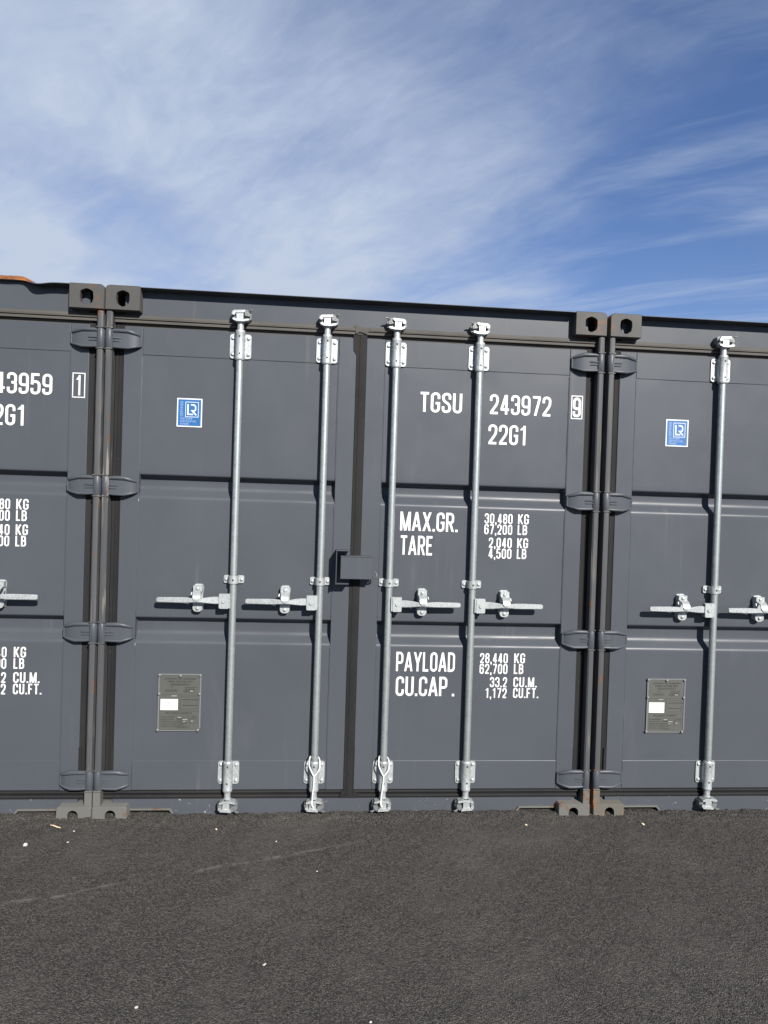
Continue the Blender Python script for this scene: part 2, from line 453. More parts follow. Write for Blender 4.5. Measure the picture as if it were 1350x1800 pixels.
def GL():
    R = Rr; g = {}
    g['0'] = g['O'] = (1.0, [('c', [(0,0,R),(1,0,R),(1,1,R),(0,1,R)])])
    g['C'] = (1.0, [('p', [(1,.68),(1,1,R),(0,1,R),(0,0,R),(1,0,R),(1,.32)])])
    g['G'] = (1.0, [('p', [(1,.70),(1,1,R),(0,1,R),(0,0,R),(1,0,R),(1,.46),(.52,.46)])])
    g['U'] = (1.0, [('p', [(0,1.06),(0,0,R),(1,0,R),(1,1.06)])])
    g['S'] = (1.0, [('p', [(1,.70),(1,1,R),(0,1,R),(0,.62,.28),(1,.40,.28),(1,0,R),(0,0,R),(0,.30)])])
    g['T'] = (0.95, [('p', [(-.16,1),(1.16,1)]), ('p', [(.5,.95),(.5,-.06)])])
    g['E'] = (0.85, [('p', [(1.12,1),(0,1),(0,0),(1.12,0)]), ('p', [(.05,.52),(.95,.52)])])
    g['F'] = (0.82, [('p', [(1.12,1),(0,1),(0,-.06)]), ('p', [(.05,.50),(.95,.50)])])
    g['L'] = (0.80, [('p', [(0,1.06),(0,0),(1.14,0)])])
    g['I'] = (0.0, [('p', [(0,1.06),(0,-.06)])])
    g['H'] = (1.0, [('p', [(0,1.06),(0,-.06)]), ('p', [(1,1.06),(1,-.06)]), ('p', [(.05,.52),(.95,.52)])])
    g['N'] = (1.05, [('p', [(0,1.06),(0,-.06)]), ('p', [(1,1.06),(1,-.06)]), ('d', (0,1.06), (1,-.06))])
    g['M'] = (1.4, [('p', [(0,1.06),(0,-.06)]), ('p', [(1,1.06),(1,-.06)]), ('d', (0,1.06), (.5,-.06)), ('d', (1,1.06), (.5,-.06))])
    g['A'] = (1.15, [('d', (-.03,-.06), (.5,1.06)), ('d', (1.03,-.06), (.5,1.06)), ('p', [(.2,.24),(.8,.24)])])
    g['V'] = (1.1, [('d', (-.03,1.06), (.5,-.06)), ('d', (1.03,1.06), (.5,-.06))])
    g['X'] = (1.1, [('d', (0,1.06), (1,-.06)), ('d', (1,1.06), (0,-.06))])
    g['Y'] = (1.1, [('d', (-.03,1.06), (.5,.40)), ('d', (1.03,1.06), (.5,.40)), ('p', [(.5,.45),(.5,-.06)])])
    g['K'] = (1.05, [('p', [(0,1.06),(0,-.06)]), ('d', (.10,.34), (1,1.06)), ('d', (.32,.56), (1.04,-.06))])
    g['P'] = (1.0, [('p', [(0,-.06),(0,1),(1,1,R),(1,.44,R),(77,.44)])])
    g['R'] = (1.0, [('p', [(0,-.06),(0,1),(1,1,R),(1,.48,R),(77,.48)]), ('d', (.52,.46), (1.02,-.06))])
    g['B'] = (1.0, [('c', [(0,0),(1,0,R),(1,.53,R),(0,.53)]), ('p', [(0,.5),(0,1),(.93,1,R),(.93,.53,R),(.3,.53)])])
    g['D'] = (1.0, [('c', [(0,0),(1,0,R),(1,1,R),(0,1)])])
    g['1'] = (0.75, [('p', [(.70,-.06),(.70,1.06)]), ('d', (.06,.80), (.62,.97))])
    g['2'] = (1.0, [('p', [(0,.68),(0,1,R),(1,1,R),(1,.56,.5),(.04,.03)]), ('p', [(-.13,0),(1.10,0)])])
    g['3'] = (1.0, [('p', [(0,.72),(0,1,R),(1,1,R),(1,.53,R),(.42,.53)]), ('p', [(.42,.53),(1,.53,R),(1,0,R),(0,0,R),(0,.28)])])
    g['4'] = (1.05, [('p', [(.72,-.06),(.72,1.06)]), ('d', (.02,.22), (.64,1.06)), ('p', [(-.10,.22),(1.14,.22)])])
    g['5'] = (1.0, [('p', [(1.02,1),(.06,1),(.02,.46)]), ('p', [(.02,.48),(.02,.62,R),(1,.62,R),(1,0,R),(0,0,R),(0,.27)])])
    g['6'] = (1.0, [('p', [(1,.74),(1,1,R),(0,1,R),(0,0,R),(1,0,R),(1,.58,R),(77,.58)])])
    g['9'] = (1.0, [('p', [(0,.26),(0,0,R),(1,0,R),(1,1,R),(0,1,R),(0,.42,R),(78,.42)])])
    g['7'] = (1.0, [('p', [(-.10,1),(1.12,1)]), ('d', (1.0,.97), (.34,-.06))])
    g['W'] = (1.7, [('d', (0,1.06), (.25,-.06)), ('d', (.5,1.06), (.25,-.06)), ('d', (.5,1.06), (.75,-.06)), ('d', (1,1.06), (.75,-.06))])
    g['8'] = (1.0, [('c', [(0,0,R),(1,0,R),(1,.54,R),(0,.54,R)]), ('c', [(.04,.54,R),(.96,.54,R),(.96,1,R),(.04,1,R)])])
    return g
GLY = GL()
def stroke_poly(mb, pts, closed, th, y, mi):
    n = len(pts); vs = []
    V2 = [Vector(p) for p in pts]
    for i in range(n):
        if closed:
            a = (V2[i]-V2[i-1]); b_ = (V2[(i+1) % n]-V2[i])
        else:
            a = (V2[i]-V2[i-1]) if i > 0 else (V2[1]-V2[0])
            b_ = (V2[i+1]-V2[i]) if i < n-1 else (V2[-1]-V2[-2])
        if a.length < 1e-9: a = b_
        if b_.length < 1e-9: b_ = a
        a = a.normalized(); b_ = b_.normalized()
        tn = (a+b_)
        tn = tn.normalized() if tn.length > 1e-6 else a
        nm = Vector((-tn.y, tn.x)); k = nm.dot(Vector((-a.y, a.x)))
        hw = th/2/max(k, 0.4)
        vs.append((V2[i].x+nm.x*hw, y, V2[i].y+nm.y*hw)); vs.append((V2[i].x-nm.x*hw, y, V2[i].y-nm.y*hw))
    fs = []
    for i in range(n if closed else n-1):
        j = (i+1) % n
        fs.append((2*i, 2*i+1, 2*j+1, 2*j))
    mb.add(vs, fs, mi)
def text(mb, s, x, z, h, y, wd=0.44, th=0.125, gap=0.080, space=0.34, mi=0, fit=None, align='l', rot90=False, seg=7):
    """x,z lower left corner on the surface y; h cap height; returns the width"""
    t_ = th*h
    def glyph_w(ch):
        if ch == ' ': return space*h
        if ch in '.,': return t_
        return GLY[ch][0]*(wd*h-t_)+t_
    total = sum(glyph_w(c)+gap*h for c in s)-gap*h
    kx = (fit/total) if fit else 1.0
    if align == 'r': x -= total*kx
    if align == 'c': x -= total*kx/2
    cur = 0.0
    sub = MB()
    for ch in s:
        gw = glyph_w(ch)
        if ch == '.':
            sub.add([(cur,y,0),(cur+t_*1.05,y,0),(cur+t_*1.05,y,t_*1.05),(cur,y,t_*1.05)], [(0,1,2,3)], mi)
        elif ch == ',':
            sub.add([(cur,y,0),(cur+t_*.45,y,-t_*1.1),(cur+t_*.85,y,-t_*1.1),(cur+t_*1.05,y,0),(cur+t_*1.05,y,t_*1.05),(cur,y,t_*1.05)], [(0,1,2,3,4,5)], mi)
        elif ch != ' ':
            cw = gw-t_; chh = h-t_
            fx = lambda q: (t_/2/cw) if q == 77 else ((1-t_/2/cw) if q == 78 else q)
            mp = lambda p: (cur+t_/2+fx(p[0])*cw, t_/2+p[1]*chh) + ((p[2]*(cw/2 if p[2] > 5 else h),) if len(p) > 2 else ())
            clampz = lambda q: (q[0], min(max(q[1], 0.0), h)) + tuple(q[2:])
            for si, st in enumerate(GLY[ch][1]):
                yy = y-0.00012*si
                if st[0] == 'd':
                    a = clampz(mp(st[1])); b_ = clampz(mp(st[2]))
                    dx = abs(a[0]-b_[0]); dz = abs(a[1]-b_[1])
                    hw = t_*math.hypot(dx, dz)/max(dz, 1e-6)/2 if dz > dx*0.5 else None
                    if hw:
                        hw = min(hw, t_*0.8)
                        sub.add([(a[0]-hw,yy,a[1]),(a[0]+hw,yy,a[1]),(b_[0]+hw,yy,b_[1]),(b_[0]-hw,yy,b_[1])], [(0,1,2,3)], mi)
                    else:
                        stroke_poly(sub, [a, b_], False, t_, yy, mi)
                else:
                    pts = [clampz(mp(p)) for p in st[1]]
                    stroke_poly(sub, rounded(pts, st[0] == 'c', seg), st[0] == 'c', t_, yy, mi)
        cur += gw+gap*h
    if rot90:
        vs = [(x-zz_, yy, z+xx*kx) for xx, yy, zz_ in sub.v]
    else:
        vs = [(x+xx*kx, yy, z+zz_) for xx, yy, zz_ in sub.v]
    # faces toward -y
    fs = []
    for f in sub.f:
        a, b_, c_ = (Vector(vs[f[0]]), Vector(vs[f[1]]), Vector(vs[f[2]]))
        nrm = (b_-a).cross(c_-a)
        fs.append(f if nrm.y < 0 else tuple(reversed(f)))
    mb.add(vs, fs, mi)
    return total*kx
def frame_rect(mb, x0, x1, z0, z1, th, y, mi=0):
    stroke_poly(mb, [(x0,z0),(x1,z0),(x1,z1),(x0,z1)], True, th, y, mi)
def quad(mb, x0, x1, z0, z1, y, mi=0):
    mb.add([(x0,y,z0),(x1,y,z0),(x1,y,z1),(x0,y,z1)], [(0,1,2,3)], mi)

# ------------------------------------------------------------------ container dimensions (local metres, base z=0, face y=0)
CW, CH, CL = 2.438, 2.591, 6.058
YD = 0.052            # face of the door frames
YP = 0.0555           # face of the door sheet
YB = 0.024            # axis of the locking bars
GD = 0.040            # depth of the pressed grooves
ZT, ZB = 2.412, 0.172 # door top and bottom
GRO = ((1.709, 1.600), (1.020, 0.898))

def rect_outline(x0, x1, z0, z1, radii, seg=6):
    # radii: bl, br, tr, tl ; counter-clockwise from -y view
    pts = [(x0, z0, radii[0]), (x1, z0, radii[1]), (x1, z1, radii[2]), (x0, z1, radii[3])]
    return rounded(pts, True, seg)
def poly_ray(poly, c, an):
    d = Vector((math.cos(an), math.sin(an))); best = None
    for i in range(len(poly)):
        a = Vector(poly[i])-Vector(c); b_ = Vector(poly[(i+1) % len(poly)])-Vector(c)
        e = b_-a; den = d.x*e.y-d.y*e.x
        if abs(den) < 1e-12: continue
        tt = (a.x*e.y-a.y*e.x)/den; ss = (a.x*d.y-a.y*d.x)/den
        if tt > 0 and -1e-6 <= ss <= 1+1e-6:
            if best is None or tt < best: best = tt
    return (c[0]+d.x*best, c[1]+d.y*best)
def casting_mesh(top, mirror, mats):
    """left-hand casting: x 0..0.162, y 0..0.178, z 0..0.118; outer edge at x=0"""
    mb = MB()
    if top:
        outer = rect_outline(0, 0.162, 0, 0.118, (0.004, 0.003, 0.006, 0.022))
        hole = rounded([(0.056,0.030,.012),(0.081,0.016,.014),(0.106,0.030,.012),(0.111,0.052,.01),(0.110,0.082,.014),(0.081,0.094,.02),(0.053,0.082,.014),(0.051,0.052,.01)], True, 4)
        hc = (0.081, 0.056)
    else:
        outer = rect_outline(0, 0.162, 0, 0.118, (0.004, 0.003, 0.012, 0.008))
        hole = rounded([(0.062,0.012,.006),(0.108,0.012,.006),(0.109,0.100,.024),(0.061,0.100,.024)], True, 6)
        hc = (0.085, 0.058)
    angs = sorted(set([round(math.atan2(p[1]-hc[1], p[0]-hc[0]), 5) for p in outer] + [round(math.atan2(p[1]-hc[1], p[0]-hc[0]), 5) for p in hole]))
    O = [poly_ray(outer, hc, a) for a in angs]; Hh = [poly_ray(hole, hc, a) for a in angs]
    n = len(angs)
    CAV = [(hc[0]+(p[0]-hc[0])*1.28, hc[1]+(p[1]-hc[1])*1.12) for p in Hh]
    rings = [([(x, .178, z) for x, z in O], 0), ([(x, 0.004, z) for x, z in O], 0),
             ([(0.003+x*(0.156/0.162), 0.0, 0.003+z*(0.112/0.118)) for x, z in O], 0),
             ([(x, 0.0, z) for x, z in [(hc[0]+(p[0]-hc[0])*1.05, hc[1]+(p[1]-hc[1])*1.05) for p in Hh]], 0),
             ([(x, 0.004, z) for x, z in Hh], 0), ([(x, 0.028, z) for x, z in Hh], 1),
             ([(x, 0.030, z) for x, z in CAV], 1), ([(x, 0.135, z) for x, z in CAV], 1)]
    vs = []; fs = []; ms = []
    for rg, _ in rings: vs += rg
    for k in range(len(rings)-1):
        for i in range(n):
            fs.append((k*n+i, k*n+(i+1) % n, (k+1)*n+(i+1) % n, (k+1)*n+i)); ms.append(rings[k+1][1])
    fs.append(tuple((len(rings)-1)*n+i for i in range(n))); ms.append(1)
    fs.append(tuple(reversed(range(n)))); ms.append(0)
    mb.v = vs; mb.f = fs; mb.m = ms
    if mirror: mb.mirror_x(0.081)
    return mb.mesh('corner_casting', mats, smooth=40)

MESH = {}
def cached(key, fn):
    if key not in MESH: MESH[key] = fn()
    return MESH[key]

def hinge_mesh(mirror):
    """centre of the knuckle at x=0,z=0 ; leaf runs to +x ; y relative to the container face"""
    mb = MB()
    mb.lathe(0, 0.026, [(0.0165, -0.045), (0.0185, -0.042), (0.0185, 0.042), (0.0165, 0.045)], 20)
    xs = [0.010, 0.040, 0.086, 0.108, 0.127, 0.141]
    up = [0.038, 0.039, 0.039, 0.033, 0.0275, 0.0235]
    dn = [-0.037, -0.039, -0.040, -0.035, -0.030, -0.026]
    fy = [0.022, 0.021, 0.022, 0.027, 0.033, 0.044]
    vs = []; fs = []
    for x, a, b_, y in zip(xs, up, dn, fy):
        back = max(y+0.012, 0.0525)
        if x < 0.06: back = y+0.012
        vs += [(x, y, b_), (x, y, a), (x, back, a), (x, back, b_)]
    k = len(xs)
    for i in range(k-1):
        for j in range(4):
            fs.append((i*4+j, i*4+(j+1) % 4, (i+1)*4+(j+1) % 4, (i+1)*4+j))
    fs += [(0, 1, 2, 3), tuple(reversed((4*k-4, 4*k-3, 4*k-2, 4*k-1)))]
    mb.add(vs, fs)
    rim = lambda s: [(x, y+0.001, s[i]) for i, (x, y) in enumerate(zip(xs, fy))]
    mb.tube(rim(up), [0.008, 0.010, 0.011, 0.010, 0.008, 0.006], 8)
    mb.tube(rim(dn), [0.006, 0.007, 0.0075, 0.007, 0.006, 0.005], 8)
    mb.tube([(xs[-1], fy[-1], dn[-1]), (xs[-1], fy[-1], up[-1])], 0.006, 8)
    mb.tube([(0.012, 0.020, 0.004), (0.052, 0.021, 0.004), (0.060, 0.024, 0.003)], [0.005, 0.005, 0.003], 6)
    mb.tube([(0.012, 0.020, -0.009), (0.050, 0.021, -0.011), (0.058, 0.024, -0.011)], [0.004, 0.004, 0.003], 6)
    if mirror: mb.mirror_x(0)
    return mb.mesh('hinge', 'frame_paint', smooth=50)

def bolt_mesh(mat='galvanised_fitting'):
    mb = MB()
    n = 14
    prof = [(0.0085, 0.0), (0.0085, 0.0035), (0.0072, 0.0058), (0.004, 0.0072), (0.0005, 0.0076)]
    vs = []; fs = []
    for r, d in prof:
        for i in range(n):
            an = 2*math.pi*i/n; vs.append((math.cos(an)*r, -d, math.sin(an)*r))
    for k in range(len(prof)-1):
        for i in range(n): fs.append((k*n+i, (k*n+(i+1) % n), (k+1)*n+(i+1) % n, (k+1)*n+i))
    fs.append(tuple((len(prof)-1)*n+i for i in range(n)))
    mb.add(vs, fs)
    return mb.mesh('bolt', mat, smooth=60)
def hole_mesh():
    mb = MB(); n = 10
    mb.add([(math.cos(2*math.pi*i/n)*0.0048, 0, math.sin(2*math.pi*i/n)*0.0056) for i in range(n)], [tuple(range(n))])
    return mb.mesh('dark_hole_disc', 'dark_steel_and_shade')  # flat dark disc painted in place of the shade inside a hole

def bracket_mesh(z0, z1, s0, s1):
    """bearing bracket: plate with rounded corners, sleeve round the bar. z relative; sleeve s0..s1"""
    mb = MB()
    for sx in (-1, 1):
        x0, x1 = (0.020, 0.051)
        o = rect_outline(x0, x1, z0, z1, (0.003, 0.013, 0.013, 0.003), 5)
        if sx < 0: o = [(-x, z) for x, z in reversed(o)]
        mb.prism(o, YD-0.0065, YD-0.0008)
    mb.box(-0.0225, 0.0225, YB, YD-0.001, z0+0.004, z1-0.004)
    zc = (s0, s0+0.004, s0+0.012, s0+0.015, s1-0.015, s1-0.012, s1-0.004, s1)
    rr = (0.0215, 0.0235, 0.0235, 0.0225, 0.0225, 0.0235, 0.0235, 0.0215)
    mb.lathe(0, YB, list(zip(rr, zc)), 28)
    return mb.mesh('bearing_bracket', 'galvanised_fitting', smooth=35)
def guide_mesh():
    mb = MB()
    for sx in (-1, 1):
        o = rect_outline(0.020, 0.049, -0.019, 0.019, (0.002, 0.008, 0.008, 0.002), 4)
        if sx < 0: o = [(-x, z) for x, z in reversed(o)]
        mb.prism(o, YD-0.0065, YD-0.0008)
    n = 16; prof = []
    for i in range(n+1):
        an = math.pi*i/n
        prof.append((-0.0235*math.cos(an), YB-0.0235*math.sin(an)+0.001))
    prof = [(-0.0235, YD-0.001)]+prof+[(0.0235, YD-0.001)]
    inner = [(x*0.80, YB+(y-YB)*0.80 if y < YD-0.002 else YD-0.001) for x, y in reversed(prof)]
    mb.strip_z(prof+inner, -0.0185, 0.0185)
    return mb.mesh('bar_guide', 'galvanised_fitting', smooth=35)

def cam_mesh(up, flip):
    """forged cam at the bar end: z from 0 outwards to 0.068 (away from the bar); jaws open to +x"""
    mb = MB()
    mb.lathe(0, YB, [(0.0155, -0.036), (0.0155, -0.004), (0.0180, -0.002), (0.0180, 0.006), (0.0145, 0.010)], 20)
    # stem and two jaws
    mb.prism(rounded([(-0.016, 0.004, .003), (0.013, 0.004, .003), (0.015, 0.056, .004), (-0.020, 0.052, .006)], True, 3), YB-0.026, YB+0.012)
    mb.prism(rounded([(-0.036, 0.012, .003), (-0.018, 0.004, .004), (0.014, 0.004, .004), (0.040, 0.009, .004), (0.044, 0.019, .003), (0.034, 0.018, .003), (0.010, 0.014, .004), (-0.020, 0.018, .004), (-0.035, 0.020, .002)], True, 3), YB-0.030, YB+0.012)
    mb.prism(rounded([(-0.036, 0.047, .003), (-0.016, 0.044, .003), (0.020, 0.047, .003), (0.026, 0.060, .003), (0.004, 0.058, .004), (-0.030, 0.056, .004)], True, 3), YB-0.030, YB+0.010)
    mb.cyl((-0.031, YB-0.031, 0.041), (-0.031, YB-0.006, 0.041), 0.0085, 0.0085, 10)
    if not up: mb.v = [(x, y, -z) for x, y, z in mb.v]
    if flip: mb.v = [(-x, y, z) for x, y, z in mb.v]
    return mb.mesh('cam', 'galvanised_fitting', smooth=40)
def keeper_mesh(up, flip):
    """keeper welded to the header or sill in which the cam jaws lock"""
    mb = MB()
    mb.prism(rounded([(0.016, 0.024, .003), (0.050, 0.016, .004), (0.052, 0.048, .004), (0.030, 0.066, .004), (0.018, 0.064, .003)], True, 3), YB-0.004, YD-0.0008)
    mb.prism(rounded([(0.020, 0.034, .003), (0.046, 0.030, .003), (0.044, 0.046, .003), (0.030, 0.060, .003), (0.021, 0.056, .003)], True, 3), YB-0.020, YB-0.004)
    mb.tube([(0.038, YB-0.010, 0.056), (0.050, YB-0.018, 0.062), (0.060, YB-0.020, 0.060)], [0.005, 0.005, 0.003], 6)
    mb.prism(rounded([(-0.044, 0.020, .003), (-0.024, 0.022, .003), (-0.024, 0.060, .004), (-0.042, 0.058, .006)], True, 3), YB-0.012, YD-0.0008)
    mb.box(-0.038, 0.046, YD-0.012, YD-0.002, 0.026, 0.056)
    if not up: mb.v = [(x, y, -z) for x, y, z in mb.v]
    if flip: mb.v = [(-x, y, z) for x, y, z in mb.v]
    return mb.mesh('cam_keeper', 'galvanised_dull_shaded', smooth=40)

def handle_mesh(flip):
    """handle running from the hub (x=0 is the bar axis) to -x"""
    mb = MB()
    # grip, blade, twist near the catch
    secs = [(-0.046, 0.006, 0.018, -0.016, 0.006), (-0.085, 0.003, 0.019, -0.016, 0.005), (-0.118, -0.004, 0.016, -0.013, 0.004),
            (-0.150, -0.010, 0.010, -0.009, 0.004), (-0.165, -0.012, 0.0095, -0.009, 0.004), (-0.182, -0.011, 0.011, -0.009, 0.0045),
            (-0.215, -0.006, 0.014, -0.012, 0.005), (-0.245, -0.004, 0.0145, -0.0125, 0.0055), (-0.345, -0.004, 0.013, -0.0115, 0.0055), (-0.3535, -0.003, 0.010, -0.0085, 0.0045)]
    vs = []; fs = []
    for x, y, zt, zb_, hy in secs:
        vs += [(x, y-hy, zb_+0.003), (x, y-hy, zt-0.003), (x, y-hy+0.003, zt), (x, y+hy, zt), (x, y+hy, zb_), (x, y-hy+0.003, zb_)]
    k = len(secs)
    for i in range(k-1):
        for j in range(6):
            fs.append((i*6+j, i*6+(j+1) % 6, (i+1)*6+(j+1) % 6, (i+1)*6+j))
    fs += [tuple(range(6)), tuple(reversed(range(6*k-6, 6*k)))]
    mb.add(vs, fs)
    if not flip: pass
    else: mb.v = [(-x, y, z) for x, y, z in mb.v]
    return mb.mesh('handle', 'galvanised_fitting', smooth=30)
def hub_mesh(flip):
    mb = MB()
    mb.prism(rect_outline(-0.062, -0.017, -0.036, 0.034, (0.006, 0.006, 0.004, 0.006), 4), -0.006, -0.0005)
    mb.prism(rect_outline(-0.062, -0.017, -0.036, 0.034, (0.006, 0.006, 0.004, 0.006), 4), 0.016, 0.0215)
    mb.box(-0.062, -0.010, -0.003, 0.020, 0.029, 0.0345)
    mb.box(-0.022, -0.010, -0.002, 0.020, -0.034, 0.0285)
    mb.cyl((-0.040, -0.011, -0.001), (-0.040, 0.024, -0.001), 0.009, 0.009, 12)
    if flip: mb.v = [(-x, y, z) for x, y, z in mb.v]
    return mb.mesh('handle_hub', 'galvanised_fitting', smooth=35)
def catch_mesh(flip):
    """catch plate holding the handle, centre x=0"""
    mb = MB()
    o = rounded([(-0.026, -0.062, .024), (0.026, -0.062, .024), (0.026, -0.030, .006), (0.021, -0.012, .006), (0.021, 0.020, .006), (0.024, 0.040, .006), (0.024, 0.068, .022), (-0.024, 0.068, .022), (-0.024, 0.040, .006), (-0.021, 0.020, .006), (-0.021, -0.012, .006), (-0.026, -0.030, .006)], True, 4)
    mb.prism(o, YD-0.003, YP-0.0004)
    # hook over the handle
    prof = [(0.034, 0.046), (0.018, 0.040), (-0.006, 0.030), (-0.017, 0.016), (-0.021, 0.002), (-0.018, -0.010)]
    vs = []; fs = []
    ws = [0.022, 0.022, 0.019, 0.018, 0.016, 0.006]
    for (y, z), ww in zip(prof, ws):
        vs += [(-ww, y, z), (ww, y, z), (ww, y+0.006, z-0.002), (-ww, y+0.006, z-0.002)]
    k = len(prof)
    for i in range(k-1):
        for j in range(4): fs.append((i*4+j, i*4+(j+1) % 4, (i+1)*4+(j+1) % 4, (i+1)*4+j))
    fs += [(0, 1, 2, 3), tuple(reversed(range(4*k-4, 4*k)))]
    mb.add(vs, fs)
    mb.box(-0.022, 0.022, 0.022, YD-0.003, 0.034, 0.062)
    # lower seat behind the blade
    mb.box(-0.019, 0.019, 0.006, YD-0.003, -0.022, -0.013)
    mb.prism(rounded([(-0.024, -0.064, .022), (0.024, -0.064, .022), (0.022, -0.026, .004), (-0.022, -0.026, .004)], True, 4), 0.024, YD-0.003)
    mb.tube([(-0.029, 0.022, 0.012), (-0.029, 0.012, 0.020), (-0.027, 0.018, 0.030)], 0.0035, 6)
    if flip: mb.v = [(-x, y, z) for x, y, z in mb.v]
    return mb.mesh('handle_catch', 'galvanised_fitting', smooth=35)

def place(name, me, parent, x=0, y=0, z=0, bevel=0):
    return obj(name, me, parent, (x, y, z), bevel=bevel)

# ------------------------------------------------------------------ container builder
def gutter_mesh(bent):
    """thin plate overhanging the header; bent: buckled upward with rusty lip on its right part"""
    mb = MB()
    xs = np.linspace(0.164, CW-0.164, 120 if bent else 8)
    vs = []; fs = []; ms = []
    for x in xs:
        k = 0.0
        if bent:
            k = 1/(1+math.exp((x-2.088)/0.012))
            k *= 0.92+0.08*math.sin(x*31)
            dip = 0.010*math.exp(-((x-2.13)/0.05)**2)
        else: dip = 0
        zA = 2.5772+0.016*k
        yB_, zB_ = -0.004+0.034*k, 2.583+0.014*k-dip
        yC, zC = -0.003+0.029*k, 2.5858+0.030*k-dip
        vs += [(x, YD-0.0006, 2.5765), (x, YD-0.0003, zA), (x, yB_, zB_), (x, yC, zC), (x, YD+0.02, 2.590+0.030*k)]
    n = len(xs)
    for i in range(n-1):
        kk = 1/(1+math.exp((xs[i]-2.088)/0.012)) if bent else 0
        for j in range(4):
            fs.append((i*5+j, i*5+j+1, (i+1)*5+j+1, (i+1)*5+j)); ms.append(1 if (kk > 0.55 and j >= 2) else 0)
    mb.v = vs; mb.f = fs; mb.m = ms
    return mb.mesh('rain_gutter', ['container_paint', 'rust_sheet'], smooth=50)

def container(label, group, x_off, number, check, bent=False, rusty_foot=False, bar_dx=0.0, right_dx=0.0, text_dx=0.0):
    root = bpy.data.objects.new('shipping_container', None)
    COL.objects.link(root); root.location = (x_off, 0, BASE)
    tag(root, label, 'container', group)
    # castings
    ctop = ['casting_paint', 'rusty_shaded_cavity']; cbot = ['foot_casting_paint', 'rusty_shaded_cavity']; crust = ['rusty_foot_paint', 'rusty_shaded_cavity']
    for side in (0, 1):
        x = 0 if side == 0 else CW-0.162
        place('corner_casting', cached(('ct', side), lambda: casting_mesh(True, side == 1, ctop)), root, x, 0, CH-0.118)
        mats = crust if (rusty_foot and side == 0) else cbot
        place('corner_casting', cached(('cb', side, mats[0]), lambda: casting_mesh(False, side == 1, mats)), root, x, 0, 0)
        for z in (0, CH-0.118):
            o = place('corner_casting', cached(('ct', 1-side), lambda: casting_mesh(True, side == 0, ctop)), root, x+0.162, CL, z)
            o.rotation_euler = (0, 0, math.pi)
    # posts
    for side in (0, 1):
        mb = MB()
        prof = [(0.002, 0.030), (0.006, 0.012), (0.014, 0.009), (0.028, 0.010), (0.034, 0.016), (0.034, 0.066), (0.078, 0.070), (0.078, 0.150), (0.002, 0.150)]
        mb.strip_z(prof, 0.112, CH-0.116)
        if side: mb.mirror_x(CW/2)
        p = build('corner_post', mb, 'post_paint', root, smooth=40)
        # weld beads and lugs either side of every knuckle
        for zc in (2.342, 1.645, 0.946, 0.236):
            for s in (-1, 1):
                mbl = MB(); mbl.box(0.0, 0.0365, 0.0065, 0.034, zc+s*0.050-0.0025, zc+s*0.050+0.0025)
                if side: mbl.mirror_x(CW/2)
                build('hinge_lug', mbl, 'post_paint', p, bevel=0.001, seg=1)
        mf = MB(); mf.box(0.001, 0.0355, 0.0075, 0.060, 0.117, 0.1905)
        if side: mf.mirror_x(CW/2)
        build('post_foot', mf, 'rusty_foot_paint' if (rusty_foot and side == 0) else 'foot_casting_paint', p, bevel=0.002, seg=2)
        mbr = MB(); mbr.box(0.004, 0.150, CL-0.150, CL-0.006, 0.112, CH-0.116)
        if side: mbr.mirror_x(CW/2)
        build('corner_post', mbr, 'frame_paint', root)
    # header with gutter
    mb = MB()
    mb.strip_x([(YD, 2.462), (YD, 2.5780), (YD+0.10, 2.5785), (YD+0.10, 2.405), (YD+0.03, 2.405), (YD+0.03, 2.462)], 0.080, CW-0.080, closed=True)
    hd = build('header', mb, 'container_paint', root)
    obj('rain_gutter', gutter_mesh(bent), hd)
    # sill with the two slots beside the castings
    mb = MB()
    sy0, sy1 = YD-0.001, YD+0.09
    sil = [(0.080, 0.0885), (0.165, 0.0885), (0.352, 0.0885), (0.368, 0.070), (0.368, 0.0), (CW-0.368, 0.0), (CW-0.368, 0.070), (CW-0.352, 0.0885), (CW-0.165, 0.0885), (CW-0.080, 0.0885), (CW-0.080, 0.1345), (0.080, 0.1345)]
    mb.prism(sil, sy0, sy1)
    sl = build('door_sill', mb, 'sill_paint', root)
    for side in (0, 1):
        mr = MB()
        mr.prism([(0.1630, 0.083), (0.350, 0.083), (0.3645, 0.066), (0.372, 0.066), (0.372, 0.070), (0.356, 0.0915), (0.1630, 0.0915)], sy0-0.011, sy0+0.004)
        mb2 = MB(); mb2.box(0.10, 0.40, sy1+0.05, sy1+0.055, 0, 0.13)
        if side: mr.mirror_x(CW/2); mb2.mirror_x(CW/2)
        build('slot_rim', mr, 'foot_casting_paint', sl, bevel=0.0015, seg=2)
        build('slot_shade_plate', mb2, 'dark_steel_and_shade', sl)  # added dark plate imitating the shaded void behind the open slot
    # gaskets
    mb = MB()
    prof = [(YD+0.004, 2.468), (YD-0.006, 2.463), (YD-0.012, 2.452), (YD-0.011, 2.444), (YD-0.003, 2.442), (YD-0.007, 2.438), (YD-0.008, 2.428), (YD+0.010, 2.4255), (YD+0.012, 2.408)]
    mb.strip_x(prof, 0.0365, CW-0.0365)
    build('top_gasket', mb, 'weathered_rubber', root)
    mb = MB()
    mb.strip_x([(YD+0.012, 0.1745), (YD+0.002, 0.1725), (YD-0.004, 0.166), (YD+0.002, 0.158), (YD+0.004, 0.150), (YD-0.001, 0.144), (YD+0.002, 0.1355), (YD+0.012, 0.134)], 0.0365, CW-0.0365)
    build('bottom_gasket', mb, 'rubber', root)
